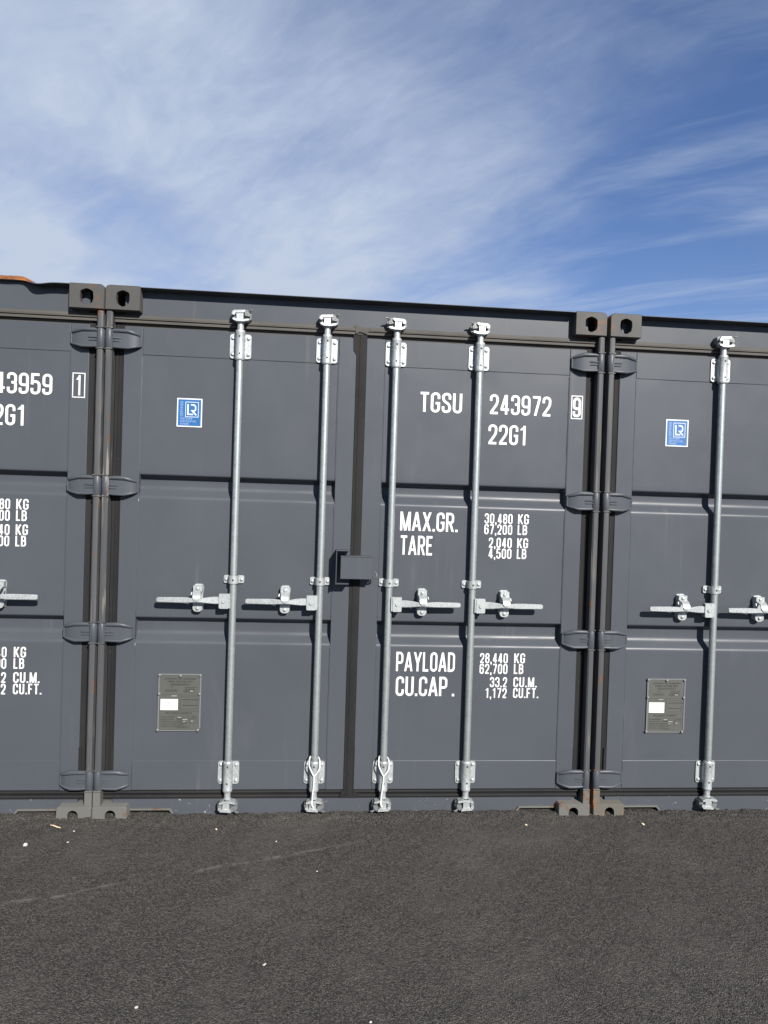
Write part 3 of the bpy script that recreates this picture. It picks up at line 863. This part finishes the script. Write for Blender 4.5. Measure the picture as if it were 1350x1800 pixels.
    for side in (0, 1):
        mb = MB()
        pr = [(0.0345, YD+0.014), (0.040, YD+0.008), (0.053, YD+0.008), (0.0545, YD+0.0098), (0.056, YD+0.008), (0.068, YD+0.007), (0.0775, YD+0.005), (0.0775, YD+0.014)]
        mb.strip_z(pr, 0.135, 2.43)
        # wider flap low down
        mb.box(0.066, 0.0805, YD-0.0018, YD+0.004, 0.21, 0.385)
        if side: mb.mirror_x(CW/2)
        build('side_gasket', mb, 'rubber', root)
    # doors
    doors = []
    for d in (0, 1):
        mb = MB()
        x0, x1 = 0.150, 1.115
        prof = [(YP, 2.30)]
        for a, b_ in GRO:
            prof += rounded([(YP, a+0.03), (YP, a-0.002, .010), (YP+GD, a-0.024, .010), (YP+GD, b_+0.040, .040), (YP, b_, .026), (YP, b_-0.03)], False, 7)
        prof += [(YP, 0.30)]
        # finer rows so the sheet can be slightly wavy
        fine = []
        for i in range(len(prof)-1):
            (ya, za), (yb, zb_) = prof[i], prof[i+1]
            kk = max(1, int(abs(za-zb_)/0.05))
            for j in range(kk): fine.append((ya+(yb-ya)*j/kk, za+(zb_-za)*j/kk))
        fine.append(prof[-1])
        cols = np.linspace(x0, x1, 34)
        vs = []; fs = []
        ph = random.random()*6
        for xi in cols:
            for y, z in fine:
                wv_ = 0.0011*math.sin(xi*7.3+ph+z*2.1)*math.sin(z*5.1+ph*1.7)+0.0005*math.sin(xi*21+z*9+ph)
                ed = min(1, min(xi-x0, x1-xi)/0.10)
                if abs(z-2.30) < 0.05 or abs(z-0.30) < 0.05: ed = 0
                vs.append((xi, y+max(wv_*ed, -0.0015), z))
        m_ = len(fine)
        for i in range(len(cols)-1):
            for j in range(m_-1): fs.append((i*m_+j, (i+1)*m_+j, (i+1)*m_+j+1, i*m_+j+1))
        mb.add(vs, fs)
        if d: mb.mirror_x(CW/2)
        door = build('door', mb, 'panel_paint', root, smooth=28)
        doors.append(door)
        for (a, b_) in ((0.0785, 0.1655), (1.105, 1.2165)):
            ms = MB(); ms.box(a, b_, YD, YD+0.048, ZB+0.004, ZT)
            if d: ms.mirror_x(CW/2)
            build('stile', ms, 'container_paint', door, bevel=0.003, seg=2)
        for (za, zb_, ex) in ((2.279, ZT-0.0015, 0.0006), (ZB+0.0055, 0.3215, 0.0006)):
            mr = MB(); mr.box(0.1660, 1.1045, YD+ex, YD+0.046, za, zb_)
            if d: mr.mirror_x(CW/2)
            build('rail', mr, 'container_paint', door, bevel=0.0022, seg=2)
        # weld beads along the sheet edge
        for k in range(2):
            mw = MB()
            xx = 0.1660 if k == 0 else 1.1045
            zs = np.arange(0.33, 2.28, 0.02)
            pts = []
            for z in zs:
                yy_ = YD+0.0022
                for ga, gb in GRO:
                    if gb < z < ga: yy_ = YD+0.030
                pts.append((xx+random.uniform(-.0008, .0008), yy_+random.uniform(-.0006, .0006), z))
            mw.tube(pts, 0.0022, 5)
            if d: mw.mirror_x(CW/2)
            build('weld_bead', mw, 'container_paint', door, smooth=60)
        # hinges
        for zc in (2.342, 1.645, 0.946, 0.236):
            place('hinge', cached(('hinge', d), lambda: hinge_mesh(d == 1)), door, 0.018 if d == 0 else CW-0.018, 0, zc)
    # overlapping centre gasket belongs to the right-hand door
    mb = MB()
    pr = [(1.2172, YD+0.01), (1.1905, YD-0.001), (1.193, YD-0.003), (1.206, YD-0.0035), (1.208, YD-0.0055), (1.222, YD-0.006), (1.236, YD-0.0055), (1.240, YD-0.004), (1.2425, YD-0.001), (1.2185, YD+0.01)]
    mb.strip_z(pr, 0.150, 2.436)
    mb.prism([(1.1905, 2.330), (1.1935, 2.300), (1.1935, 2.44), (1.174, 2.455), (1.176, 2.352)], YD-0.0035, YD-0.0008)
    mb.prism([(1.174, 0.138), (1.262, 0.138), (1.262, 0.160), (1.2435, 0.178), (1.2435, 0.395), (1.2395, 0.395), (1.2395, 0.150), (1.193, 0.150), (1.193, 0.176), (1.182, 0.176)], YD-0.0068, YD-0.0055)
    cg = build('centre_gasket', mb, 'dusty_rubber', doors[1], smooth=30)
    # ragged rubber tongue at the top
    mb = MB()
    mb.add([(1.184, YD-0.013, 2.43), (1.205, YD-0.016, 2.44), (1.238, YD-0.014, 2.43), (1.262, YD-0.016, 2.462), (1.225, YD-0.018, 2.456), (1.205, YD-0.016, 2.462), (1.178, YD-0.013, 2.478),
            (1.184, YD-0.006, 2.43), (1.238, YD-0.006, 2.43)], [(0, 1, 5, 6), (1, 2, 4, 5), (2, 3, 4), (0, 7, 8, 2, 1)])
    build('gasket_tongue', mb, 'weathered_rubber', doors[1])
    # locking bars
    bars = [(0.629+bar_dx, 0), (1.046+bar_dx, 0), (1.386+right_dx, 1), (1.802+right_dx, 1)]
    for xb, d in bars:
        fl = d == 1
        mb = MB(); mb.lathe(xb, YB, [(0.0170, 0.190), (0.0170, 1.0), (0.0170, 1.7), (0.0170, 2.405)], 28)
        bar = build('locking_bar', mb, 'galvanised_pipe', root, smooth=40)
        place('bearing_bracket', cached('btop', lambda: bracket_mesh(-0.059, 0.059, -0.071, 0.072)), bar, xb, 0, 2.340)
        place('bearing_bracket', cached('bbot', lambda: bracket_mesh(-0.052, 0.060, -0.080, 0.068)), bar, xb, 0, 0.262)
        place('bar_guide', cached('guide', guide_mesh), bar, xb, 0, 1.212)
        for zc in (2.340, 0.266):
            for sx in (-1, 1):
                for sz in (-1, 1):
                    place('bolt', cached('bolt', bolt_mesh), bar, xb+sx*0.0375, YD-0.0063, zc+sz*0.039)
            for sz in (-1, 1):
                place('dark_hole_disc', cached('hole', hole_mesh), bar, xb+random.uniform(-.002, .002), YB-0.0228, zc+sz*0.041)
        for sx in (-1, 1):
            place('bolt', cached('bolt', bolt_mesh), bar, xb+sx*0.0375, YD-0.0063, 1.211)
        place('dark_hole_disc', cached('hole', hole_mesh), bar, xb, YB-0.0231, 1.211)
        place('cam', cached(('cam', 1, fl), lambda: cam_mesh(True, fl)), bar, xb, 0, 2.446)
        place('cam', cached(('cam', 0, fl), lambda: cam_mesh(False, fl)), bar, xb, 0, 0.148)
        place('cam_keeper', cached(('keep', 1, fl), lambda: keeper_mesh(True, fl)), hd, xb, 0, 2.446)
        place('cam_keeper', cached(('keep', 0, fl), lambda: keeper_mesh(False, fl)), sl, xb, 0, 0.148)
        place('handle', cached(('handle', fl), lambda: handle_mesh(fl)), bar, xb, 0, 1.111)
        place('handle_hub', cached(('hub', fl), lambda: hub_mesh(fl)), bar, xb, 0, 1.110)
        cx = xb+(0.167 if fl else -0.167)
        place('handle_catch', cached(('catch', fl), lambda: catch_mesh(fl)), bar, cx, 0, 1.117)
        place('bolt', cached('bolt', bolt_mesh), bar, cx, 0.022, 1.117+0.048)
        place('bolt', cached('bolt', bolt_mesh), bar, cx, 0.024, 1.117-0.048)
    # lock box over the joint
    mb = MB()
    bx0, bx1, by, bz0, bz1 = 1.143, 1.297, -0.024, 1.232, 1.343
    mb.box(bx0, bx1, by, by+0.004, bz0, bz1-0.0045)
    mb.box(bx0, bx0+0.004, by+0.0042, YD-0.012, bz0, bz1-0.0045)
    mb.box(bx1-0.004, bx1, by+0.0042, YD-0.0004, bz0, bz1-0.0045)
    mb.box(bx0-0.0015, bx1+0.002, by-0.003, YD-0.0004, bz1-0.004, bz1)
    lb = build('lock_box', mb, 'container_paint', root, bevel=0.0012, seg=2)
    mb = MB()
    mb.box(1.120, 1.124, -0.030, YD-0.0004, 1.204, 1.3655)
    mb.box(1.120, 1.186, -0.030, YD-0.0004, 1.366, 1.371)
    mb.box(1.1245, 1.184, -0.018, YD-0.0004, 1.204, 1.209)
    build('shroud', mb, 'container_paint', lb, bevel=0.001, seg=1)
    mb = MB()
    mb.tube([(1.304, 0.010, 1.244), (1.312, -0.004, 1.236), (1.322, -0.010, 1.246), (1.318, -0.006, 1.262), (1.310, 0.004, 1.266)], 0.003, 6)
    mb.tube([(1.298, 0.004, 1.230), (1.306, 0.0, 1.233), (1.312, -0.004, 1.240)], 0.004, 6)
    build('padlock_hook', mb, 'galvanised_dull_shaded', lb, smooth=60)
    # lettering on the right-hand door
    YL = YP-0.0024
    lm = 'white_lettering'
    D = doors[1]
    def lett(items, name='lettering'):
        for s, x, z, h, kw in items:
            mb = MB(); text(mb, s, x+text_dx, z, h, YL, **kw)
            build(name, mb, lm, D, fix=False)
    lett(([] if not number else [('TGSU', 1.514, 2.063, 0.100, dict(fit=0.212)), (number, 1.866, 2.067, 0.100, dict(fit=0.316, th=.124))]) + [('22G1', 1.864, 1.916, 0.100, dict(fit=0.198, th=.124))])
    lett([('MAX.GR.', 1.434, 1.470, 0.096, dict(fit=0.290)), ('TARE', 1.438, 1.350, 0.097, dict(fit=0.163))])
    sm = dict(th=.138, gap=.10)
    lett([('30,480', 2.003, 1.518, 0.051, dict(align='r', fit=0.143, **sm)), ('KG', 2.031, 1.519, 0.051, dict(fit=0.056, **sm)),
          ('67,200', 2.003, 1.464, 0.051, dict(align='r', fit=0.143, **sm)), ('LB', 2.031, 1.465, 0.051, dict(fit=0.049, **sm)),
          ('2,040', 2.003, 1.397, 0.051, dict(align='r', fit=0.118, **sm)), ('KG', 2.031, 1.398, 0.051, dict(fit=0.056, **sm)),
          ('4,500', 2.003, 1.343, 0.051, dict(align='r', fit=0.118, **sm)), ('LB', 2.031, 1.344, 0.051, dict(fit=0.049, **sm))])
    lett([('PAYLOAD', 1.436, 0.768, 0.098, dict(fit=0.297)), ('CU.CAP .', 1.438, 0.645, 0.098, dict(fit=0.296, space=.10))])
    lett([('28,440', 2.003, 0.814, 0.051, dict(align='r', fit=0.143, **sm)), ('KG', 2.036, 0.815, 0.051, dict(fit=0.056, **sm)),
          ('62,700', 2.003, 0.760, 0.051, dict(align='r', fit=0.143, **sm)), ('LB', 2.036, 0.761, 0.051, dict(fit=0.049, **sm)),
          ('33.2', 2.003, 0.693, 0.051, dict(align='r', fit=0.088, **sm)), ('CU.M.', 2.036, 0.694, 0.051, dict(fit=0.121, **sm)),
          ('1,172', 2.003, 0.638, 0.051, dict(align='r', fit=0.110, **sm)), ('CU.FT.', 2.036, 0.639, 0.051, dict(fit=0.131, **sm))])
    if check:
        mb = MB()
        frame_rect(mb, 2.2875, 2.3425, 2.0625, 2.1765, 0.0045, YD-0.0006)
        text(mb, check, 2.3150, 2.070, 0.099, YD-0.0006, fit=0.042 if check != '1' else 0.024, align='c', th=.13)
        mb.f = [f if (Vector(mb.v[f[1]])-Vector(mb.v[f[0]])).cross(Vector(mb.v[f[2]])-Vector(mb.v[f[0]])).y < 0 else tuple(reversed(f)) for f in mb.f]
        build('check_digit', mb, lm, D, fix=False)
    # certification sticker on the left-hand door
    sx0, sx1, sz0, sz1 = 0.334, 0.4535, 1.942, 2.080
    ys = YP-0.0022
    mb = MB(); quad(mb, sx0, sx1, sz0, sz1, ys)
    st = build('sticker', mb, 'white_vinyl', doors[0], fix=False)
    def emb(name, fn, mat):
        mb = MB(); fn(mb)
        mb.f = [f if (Vector(mb.v[f[1]])-Vector(mb.v[f[0]])).cross(Vector(mb.v[f[2]])-Vector(mb.v[f[0]])).y < 0 else tuple(reversed(f)) for f in mb.f]
        return build(name, mb, mat, doors[0], fix=False)
    emb('sticker_field', lambda mb: quad(mb, sx0+0.0055, sx1-0.0055, sz0+0.0055, sz1-0.0055, ys-0.0004), 'blue_vinyl')
    def emblem(mb):
        y = ys-0.0008
        frame_rect(mb, sx0+0.041, sx1-0.018, sz0+0.049, sz1-0.018, 0.0024, y)
        stroke_poly(mb, [(sx0+0.052, sz1-0.028), (sx0+0.052, sz0+0.061), (sx0+0.077, sz0+0.061)], False, 0.0065, y-0.0001, 0)
        stroke_poly(mb, rounded([(sx0+0.066, sz1-0.031), (sx0+0.088, sz1-0.031, .014), (sx0+0.088, sz1-0.060, .014), (sx0+0.072, sz1-0.060), (sx0+0.092, sz0+0.058)]), False, 0.0065, y-0.0002, 0)
    emb('sticker_emblem', emblem, 'white_vinyl')
    def stxt(mb):
        y = ys-0.0008
        text(mb, 'CERTIFIED', sx0+0.029, sz0+0.050, 0.0125, y, wd=.62, th=.17, gap=.16, fit=0.073, rot90=True, seg=4)
        text(mb, 'CONTAINER', sx0+0.017, sz0+0.0355, 0.0095, y, wd=.62, th=.16, gap=.16, fit=0.056, seg=4)
        text(mb, 'CERTIFICATION', sx0+0.017, sz0+0.0225, 0.0095, y, wd=.62, th=.16, gap=.16, fit=0.074, seg=4)
        text(mb, 'SCHEME', sx0+0.017, sz0+0.0100, 0.0095, y, wd=.62, th=.16, gap=.16, fit=0.040, seg=4)
    emb('sticker_print', stxt, 'pale_blue_print')
    # data plate on the left-hand door
    px0, px1, pz0, pz1 = 0.284, 0.486, 0.470, 0.743
    yq = YP-0.006
    mb = MB(); mb.box(px0, px1, yq, YP+0.002, pz0, pz1)
    dp = build('data_plate', mb, 'plate_metal', root)
    mb = MB()
    mb.box(px0-0.001, px0+0.005, yq-0.003, YP, pz0-0.004, pz1+0.002)
    mb.box(px1-0.005, px1+0.001, yq-0.003, YP, pz0+0.010, pz1+0.002)
    mb.box(px0+0.0052, px1-0.0052, yq-0.003, YP, pz1-0.003, pz1+0.002)
    mb.box(px0+0.0052, px1-0.0052, yq-0.0012, YP, pz0-0.003, pz0+0.001)
    build('plate_frame', mb, 'plate_rim', dp)
    for (a, b_) in ((px0+.004, pz1-.004), (px1-.005, pz1-.004), ((px0+px1)/2+.002, pz1-.006), (px0+.004, pz1-.095), (px1-.006, pz1-.095), (px0+.001, pz0+.002), (px1-.010, pz0+.002)):
        o = place('rivet', cached('bolt_r', lambda: bolt_mesh('plate_rim')), dp, a, yq-0.003, b_); o.scale = (0.85, 0.7, 0.85)
    mb = MB(); quad(mb, px0+0.011, px0+0.094, pz1-0.174, pz1-0.120, yq-0.0016)
    build('paper_label', mb, 'paper_label', dp, fix=False)
    def words(mb, x, z, h, wid, y):
        cur = 0
        while cur < wid-0.003:
            wl = min(random.uniform(.004, .011), wid-cur)
            quad(mb, px0+x+cur, px0+x+cur+wl, z, z+h*random.uniform(.75, 1), y); cur += wl+.0022
    mb = MB()
    for zz_, x_, wid in ((.134, .018, .042), (.144, .028, .060), (.153, .028, .048), (.162, .028, .034)):
        words(mb, x_, pz1-zz_, 0.0032, wid, yq-0.0020)
    build('label_print', mb, 'paper_ink', dp, fix=False)
    mb = MB(); y = yq-0.0006
    T = lambda s, x, z, h, wid, al='c': text(mb, s, px0+x, pz0+z, h, y, wd=.66, th=.20, gap=.14, fit=wid, align=al, seg=3)
    T('APPROVED FOR TRANSPORT', .103, .247, .0085, .150)
    T('UNDER CUSTOMS SEAL', .103, .234, .0085, .122)
    T('TYPE', .062, .208, .005, .012)
    T('CSC SAFETY APPROVAL', .100, .081, .0085, .126)
    T('DATE MANUFACTURED', .014, .062, .0045, .064, 'l')
    T('IDENTIFICATION NO.', .014, .051, .0045, .062, 'l')
    T('MAXIMUM GROSS MASS', .014, .040, .0045, .074, 'l')
    T('ALLOWABLE STACKING', .014, .029, .0045, .074, 'l')
    T('TRANSVERSE RACKING', .014, .018, .0045, .074, 'l')
    for x_, z_, h_, wid in ((.118, .148, .0052, .076), (.118, .120, .0052, .070), (.124, .2075, .004, .056), (.126, .199, .0055, .048), (.060, .2215, .005, .085), (.036, .192, .005, .05), (.122, .189, .005, .03), (.158, .064, .004, .026), (.158, .056, .004, .024)):
        words(mb, x_, pz0+z_, h_, wid, y)
    for (a, b_, c_, d_) in ((.055, .152, .219, .229), (.030, .092, .189, .200), (.118, .174, .186, .197), (.052, .146, .068, .078), (.088, .150, .012, .060), (.152, .186, .036, .072), (.105, .185, .104, .164)):
        frame_rect(mb, px0+a, px0+b_, pz0+c_, pz0+d_, 0.0011, y+0.0001)
    for k in range(5):
        z_ = .014+.0095*k
        quad(mb, px0+.092, px0+.092+random.uniform(.03, .05), pz0+z_+.001, pz0+z_+.005, y+0.0002)
    quad(mb, px0+.006, px1-px0+px0-.007, pz0+.0935, pz0+.0948, y+.0002); quad(mb, px0+.006, px1-.007, pz0+.1725, pz0+.1738, y+.0002)
    build('plate_print', mb, 'plate_ink', dp, fix=False)
    mb = MB()
    for (a, b_, c_) in ((.150, .164, .190), (.062, .088, .166), (.094, .112, .062), (.118, .140, .0515), (.120, .130, .041), (.158, .168, .044)):
        quad(mb, px0+a, px0+b_, pz0+c_, pz0+c_+.0042, y-0.0003)
    build('plate_stamp', mb, 'plate_stamp', dp, fix=False)
    # body: corrugated side walls, roof, rear end, floor
    for side in (0, 1):
        xs = 0.012
        pr = []; yy = 0.150; k = 0
        while yy < CL-0.16:
            pr += [(xs, yy), (xs, yy+0.07), (xs+0.036, yy+0.138), (xs+0.036, yy+0.208)]
            yy += 0.276
        pr = [p for p in pr if p[1] < CL-0.15]
        pr += [(xs, CL-0.15)]
        mb = MB(); mb.strip_z(pr, 0.10, CH-0.05, closed=False)
        mb.box(0.006, 0.060, 0.178, CL-0.178, 0.02, 0.155); mb.box(0.004, 0.060, 0.178, CL-0.178, CH-0.066, CH-0.006)
        if side: mb.mirror_x(CW/2)
        build('side_wall', mb, 'container_paint', root, fix=False)
    mb = MB(); pr = []
    yy = YD+0.06
    while yy < CL-0.2:
        pr += [(yy, CH-0.026), (yy+0.09, CH-0.026), (yy+0.105, CH-0.008), (yy+0.195, CH-0.008)]; yy += 0.21
    pr += [(CL-0.02, CH-0.026)]
    mb.strip_x(pr, 0.061, CW-0.061)
    build('roof', mb, 'container_paint', root, fix=False)
    mb = MB(); mb.box(0.15, CW-0.15, CL-0.06, CL-0.02, 0.1, CH-0.03)
    build('rear_wall', mb, 'container_paint', root)
    mb = MB(); mb.box(0.061, CW-0.061, 0.16, CL-0.07, 0.13, 0.17)
    build('floor', mb, 'dark_steel_and_shade', root)
    return root

GRP = 'row of dark grey shipping containers'
GAP_L, GAP_R = 0.003, 0.017
container('dark grey shipping container in the middle of the row, door numbered 243972', GRP, 0.0, '243972', '9')
container('dark grey shipping container at the left, roof edge bent and rusty, number ending 43959', GRP, -(CW+GAP_L), '243959', '1', bent=True, right_dx=0.016, text_dx=0.011)
container('dark grey shipping container cut off by the right edge, beside the rusted foot', GRP, CW+GAP_R, None, None, rusty_foot=True, bar_dx=-0.019)

# ------------------------------------------------------------------ ground: one asphalt sheet, fine where it is seen
def axis(lo, hi, step, far):
    a = list(np.arange(lo, hi+1e-9, step))
    s = step; x = hi; right = []
    while x < far:
        s *= 1.45; x += s; right.append(x)
    s = step; x = lo; left = []
    while x > -far:
        s *= 1.45; x -= s; left.append(x)
    return np.array(left[::-1]+a+right)
gx = axis(-0.95, 3.75, 0.0055, 600.0); gy = axis(-1.65, 0.075, 0.0055, 600.0)
X, Y = np.meshgrid(gx, gy, indexing='ij')
def vnoise(X, Y, cell, seed):
    r = np.random.default_rng(seed); N = 257
    tab = r.random((N, N))
    fx = (X/cell) % (N-1); fy = (Y/cell) % (N-1)
    ix = fx.astype(int); iy = fy.astype(int); tx = fx-ix; ty = fy-iy
    tx = tx*tx*(3-2*tx); ty = ty*ty*(3-2*ty)
    return (tab[ix, iy]*(1-tx)+tab[ix+1, iy]*tx)*(1-ty)+(tab[ix, iy+1]*(1-tx)+tab[ix+1, iy+1]*tx)*ty-0.5
near = ((X > -1.1) & (X < 3.9) & (Y > -1.8) & (Y < 0.2)).astype(float)
Z = 0.010*vnoise(X, Y, 0.55, 1)+0.006*vnoise(X, Y, 0.17, 2)+0.0035*vnoise(X, Y, 0.045, 3)
Z += 0.0020*vnoise(X, Y, 0.0125, 4)+0.0011*rng.uniform(-1, 1, X.shape)
# loose material banked up against the sill
bank = np.clip((Y+0.07)/0.10, 0, 1)
edge_n = vnoise(X, Y*0.3, 0.06, 5)
Z += bank*(0.012+0.010*edge_n+0.006*vnoise(X, Y, 0.022, 6))
Z *= near
Z[near == 0] = -0.004
nxg, nyg = len(gx), len(gy)
co = np.stack([X, Y, Z], -1).reshape(-1, 3).astype(np.float32)
ii, jj = np.meshgrid(np.arange(nxg-1), np.arange(nyg-1), indexing='ij')
a = (ii*nyg+jj).ravel(); qd = np.stack([a, a+nyg, a+nyg+1, a+1], -1).astype(np.int32)
me = bpy.data.meshes.new('ground')
me.vertices.add(len(co)); me.vertices.foreach_set('co', co.ravel())
me.loops.add(qd.size); me.loops.foreach_set('vertex_index', qd.ravel())
me.polygons.add(len(qd)); me.polygons.foreach_set('loop_start', np.arange(0, qd.size, 4, dtype=np.int32))
me.update(calc_edges=True)
me.materials.append(MATS['asphalt'])
me.shade_smooth()
tag(obj('ground', me), kind='structure')
def gz(x, y):
    i = int(np.argmin(abs(gx-x))); j = int(np.argmin(abs(gy-y))); return float(Z[i, j])

# loose grit along the foot of the containers
def rock_verts(r, sx=1, sy=1, sz=0.7, jit=0.35):
    bm = bmesh.new(); bmesh.ops.create_icosphere(bm, subdivisions=1, radius=r)
    vs = [(v.co.x*sx*(1+random.uniform(-jit, jit)), v.co.y*sy*(1+random.uniform(-jit, jit)), v.co.z*sz*(1+random.uniform(-jit, jit))) for v in bm.verts]
    fs = [tuple(v.index for v in f.verts) for f in bm.faces]; bm.free()
    return vs, fs
ROCKS = [rock_verts(1.0) for _ in range(8)]
mb = MB()
for k in range(5200):
    x = random.uniform(-0.75, 3.4)
    y = 0.045-abs(random.gauss(0, 0.035)) if k % 3 else random.uniform(-1.5, 0.04)
    if k % 3 and random.random() < 0.3: y = -abs(random.gauss(0.02, 0.03))
    r = random.uniform(0.0018, 0.0046)
    vs, fs = random.choice(ROCKS); an = random.random()*6.28; ca, sa = math.cos(an), math.sin(an)
    z0 = gz(x, y)
    mb.add([(x+(vx*ca-vy*sa)*r, y+(vx*sa+vy*ca)*r, z0+r*0.25+vz*r) for vx, vy, vz in vs], fs)
g = build('loose_grit', mb, 'asphalt', fix=False)
tag(g, 'loose dark grit scattered on the asphalt and along the container feet', 'grit', kind='stuff')

# ------------------------------------------------------------------ small things lying on the asphalt
def pebble(name, label, cat, x, y, size, mat, sx=1.0, sy=0.8, sz=0.55):
    vs, fs = rock_verts(size, sx, sy, sz, 0.22)
    mb = MB(); mb.add(vs, fs)
    o = build(name, mb, mat)
    o.location = (x, y, gz(x, y)+size*sz*0.55); o.rotation_euler = (random.uniform(-.2, .2), random.uniform(-.2, .2), random.random()*6)
    tag(o, label, cat)
pebble('pebble', 'largest white pebble on the asphalt, below the left container foot', 'pebble', -0.205, -0.244, 0.0101, 'white_stone', 1, .75, .8)
pebble('pebble', 'white pebble right against the foot of the left container', 'pebble', -0.045, -0.105, 0.0055, 'white_stone')
pebble('pebble', 'small white pebble below the joint of the left and middle containers', 'pebble', -0.035, -0.214, 0.0039, 'white_stone', 1.6, .8, .6)
pebble('pebble', 'buff stone chip in front of the leftmost locking bar of the middle container', 'pebble', 0.598, -0.104, 0.0062, 'buff_stone', 1.3, .8, .6)
pebble('pebble', 'small pale pebble right of the buff stone chip', 'pebble', 0.884, -0.23, 0.0047, 'white_stone', 1.4, .7, .5)
pebble('pebble', 'white chip on the open asphalt below the middle gasket of the container', 'pebble', 1.07, -0.50, 0.0047, 'white_stone', 1.0, .7, .6)
pebble('pebble', 'pale pebble close to the right container slot', 'pebble', 2.085, -0.085, 0.0059, 'buff_stone', 1.2, .8, .6)
pebble('pebble', 'flat pale stone chip in front of the right container slot', 'pebble', 2.675, -0.09, 0.0078, 'buff_stone', 1.6, .8, .4)
pebble('pebble', 'white pebble nearest the bottom edge of the picture, left of centre', 'pebble', 0.529, -1.268, 0.0070, 'white_stone', 1.1, .8, .5)
pebble('pebble', 'pale crushed stone in the middle of the near asphalt', 'pebble', 0.899, -1.083, 0.0062, 'white_stone', 1.5, .8, .35)
pebble('pebble', 'white pebble at the very bottom edge near the centre', 'pebble', 1.235, -1.365, 0.0047, 'white_stone')
mb = MB(); mb.tube([(-0.165, -0.062, 0.008), (-0.145, -0.078, 0.013), (-0.125, -0.088, 0.010), (-0.108, -0.094, 0.009)], [0.002, 0.003, 0.003, 0.002], 6)
s = build('straw', mb, 'dry_straw', smooth=60); s.location = (0, 0, gz(-0.14, -0.08)); tag(s, 'short curled straw lying in front of the left container', 'straw')

# ------------------------------------------------------------------ white cords tied to two bars of the middle container
def cord(xb, label, mir, tilt):
    mb = MB()
    s = -1 if mir else 1
    yc = YB-0.029
    L = [(-0.0205, YB+0.006, 0.350), (-0.0235, YB-0.006, 0.346), (-0.0255, YB-0.020, 0.334), (-0.0245, yc, 0.314), (-0.014, yc, 0.290), (-0.003, yc-0.001, 0.268)]
    Rr_ = [(0.0205, YB+0.006, 0.343), (0.024, YB-0.006, 0.339), (0.0265, YB-0.020, 0.326), (0.025, yc, 0.304), (0.014, yc, 0.282), (0.001, yc-0.001, 0.266)]
    Bk = [(0.0205, YB+0.006, 0.343), (0.013, YB+0.017, 0.346), (0.0, YB+0.021, 0.348), (-0.013, YB+0.017, 0.350), (-0.0205, YB+0.006, 0.350)]
    Dn = [(-0.001, yc-0.001, 0.270), (-0.001+tilt*0.2, yc, 0.245), (-0.004+tilt*0.4, yc, 0.205), (-0.009+tilt*0.8, YB-0.028, 0.155), (-0.010+tilt, YB-0.034, 0.128), (-0.004+tilt, YB-0.036, 0.116)]
    for P_ in (L, Rr_, Bk, Dn):
        # smooth by Catmull-Rom
        P_ = [Vector(p) for p in P_]; out = []
        for i in range(len(P_)-1):
            p0 = P_[max(i-1, 0)]; p1 = P_[i]; p2 = P_[i+1]; p3 = P_[min(i+2, len(P_)-1)]
            for k in range(5):
                t_ = k/5
                out.append(0.5*((2*p1)+(p2-p0)*t_+(2*p0-5*p1+4*p2-p3)*t_*t_+(3*p1-p0-3*p2+p3)*t_**3))
        out.append(P_[-1])
        mb.tube([(xb+s*p.x, p.y, p.z+BASE) for p in out], 0.0034, 8)
    o = build('cord', mb, 'cord_white', smooth=60)
    tag(o, label, 'cord', 'white cords on the inner locking bars')
cord(1.386, 'white cord looped round the foot of the bar right of the middle gasket', False, 0.0)
cord(1.046, 'white cord looped round the foot of the bar left of the middle gasket', False, 0.004)
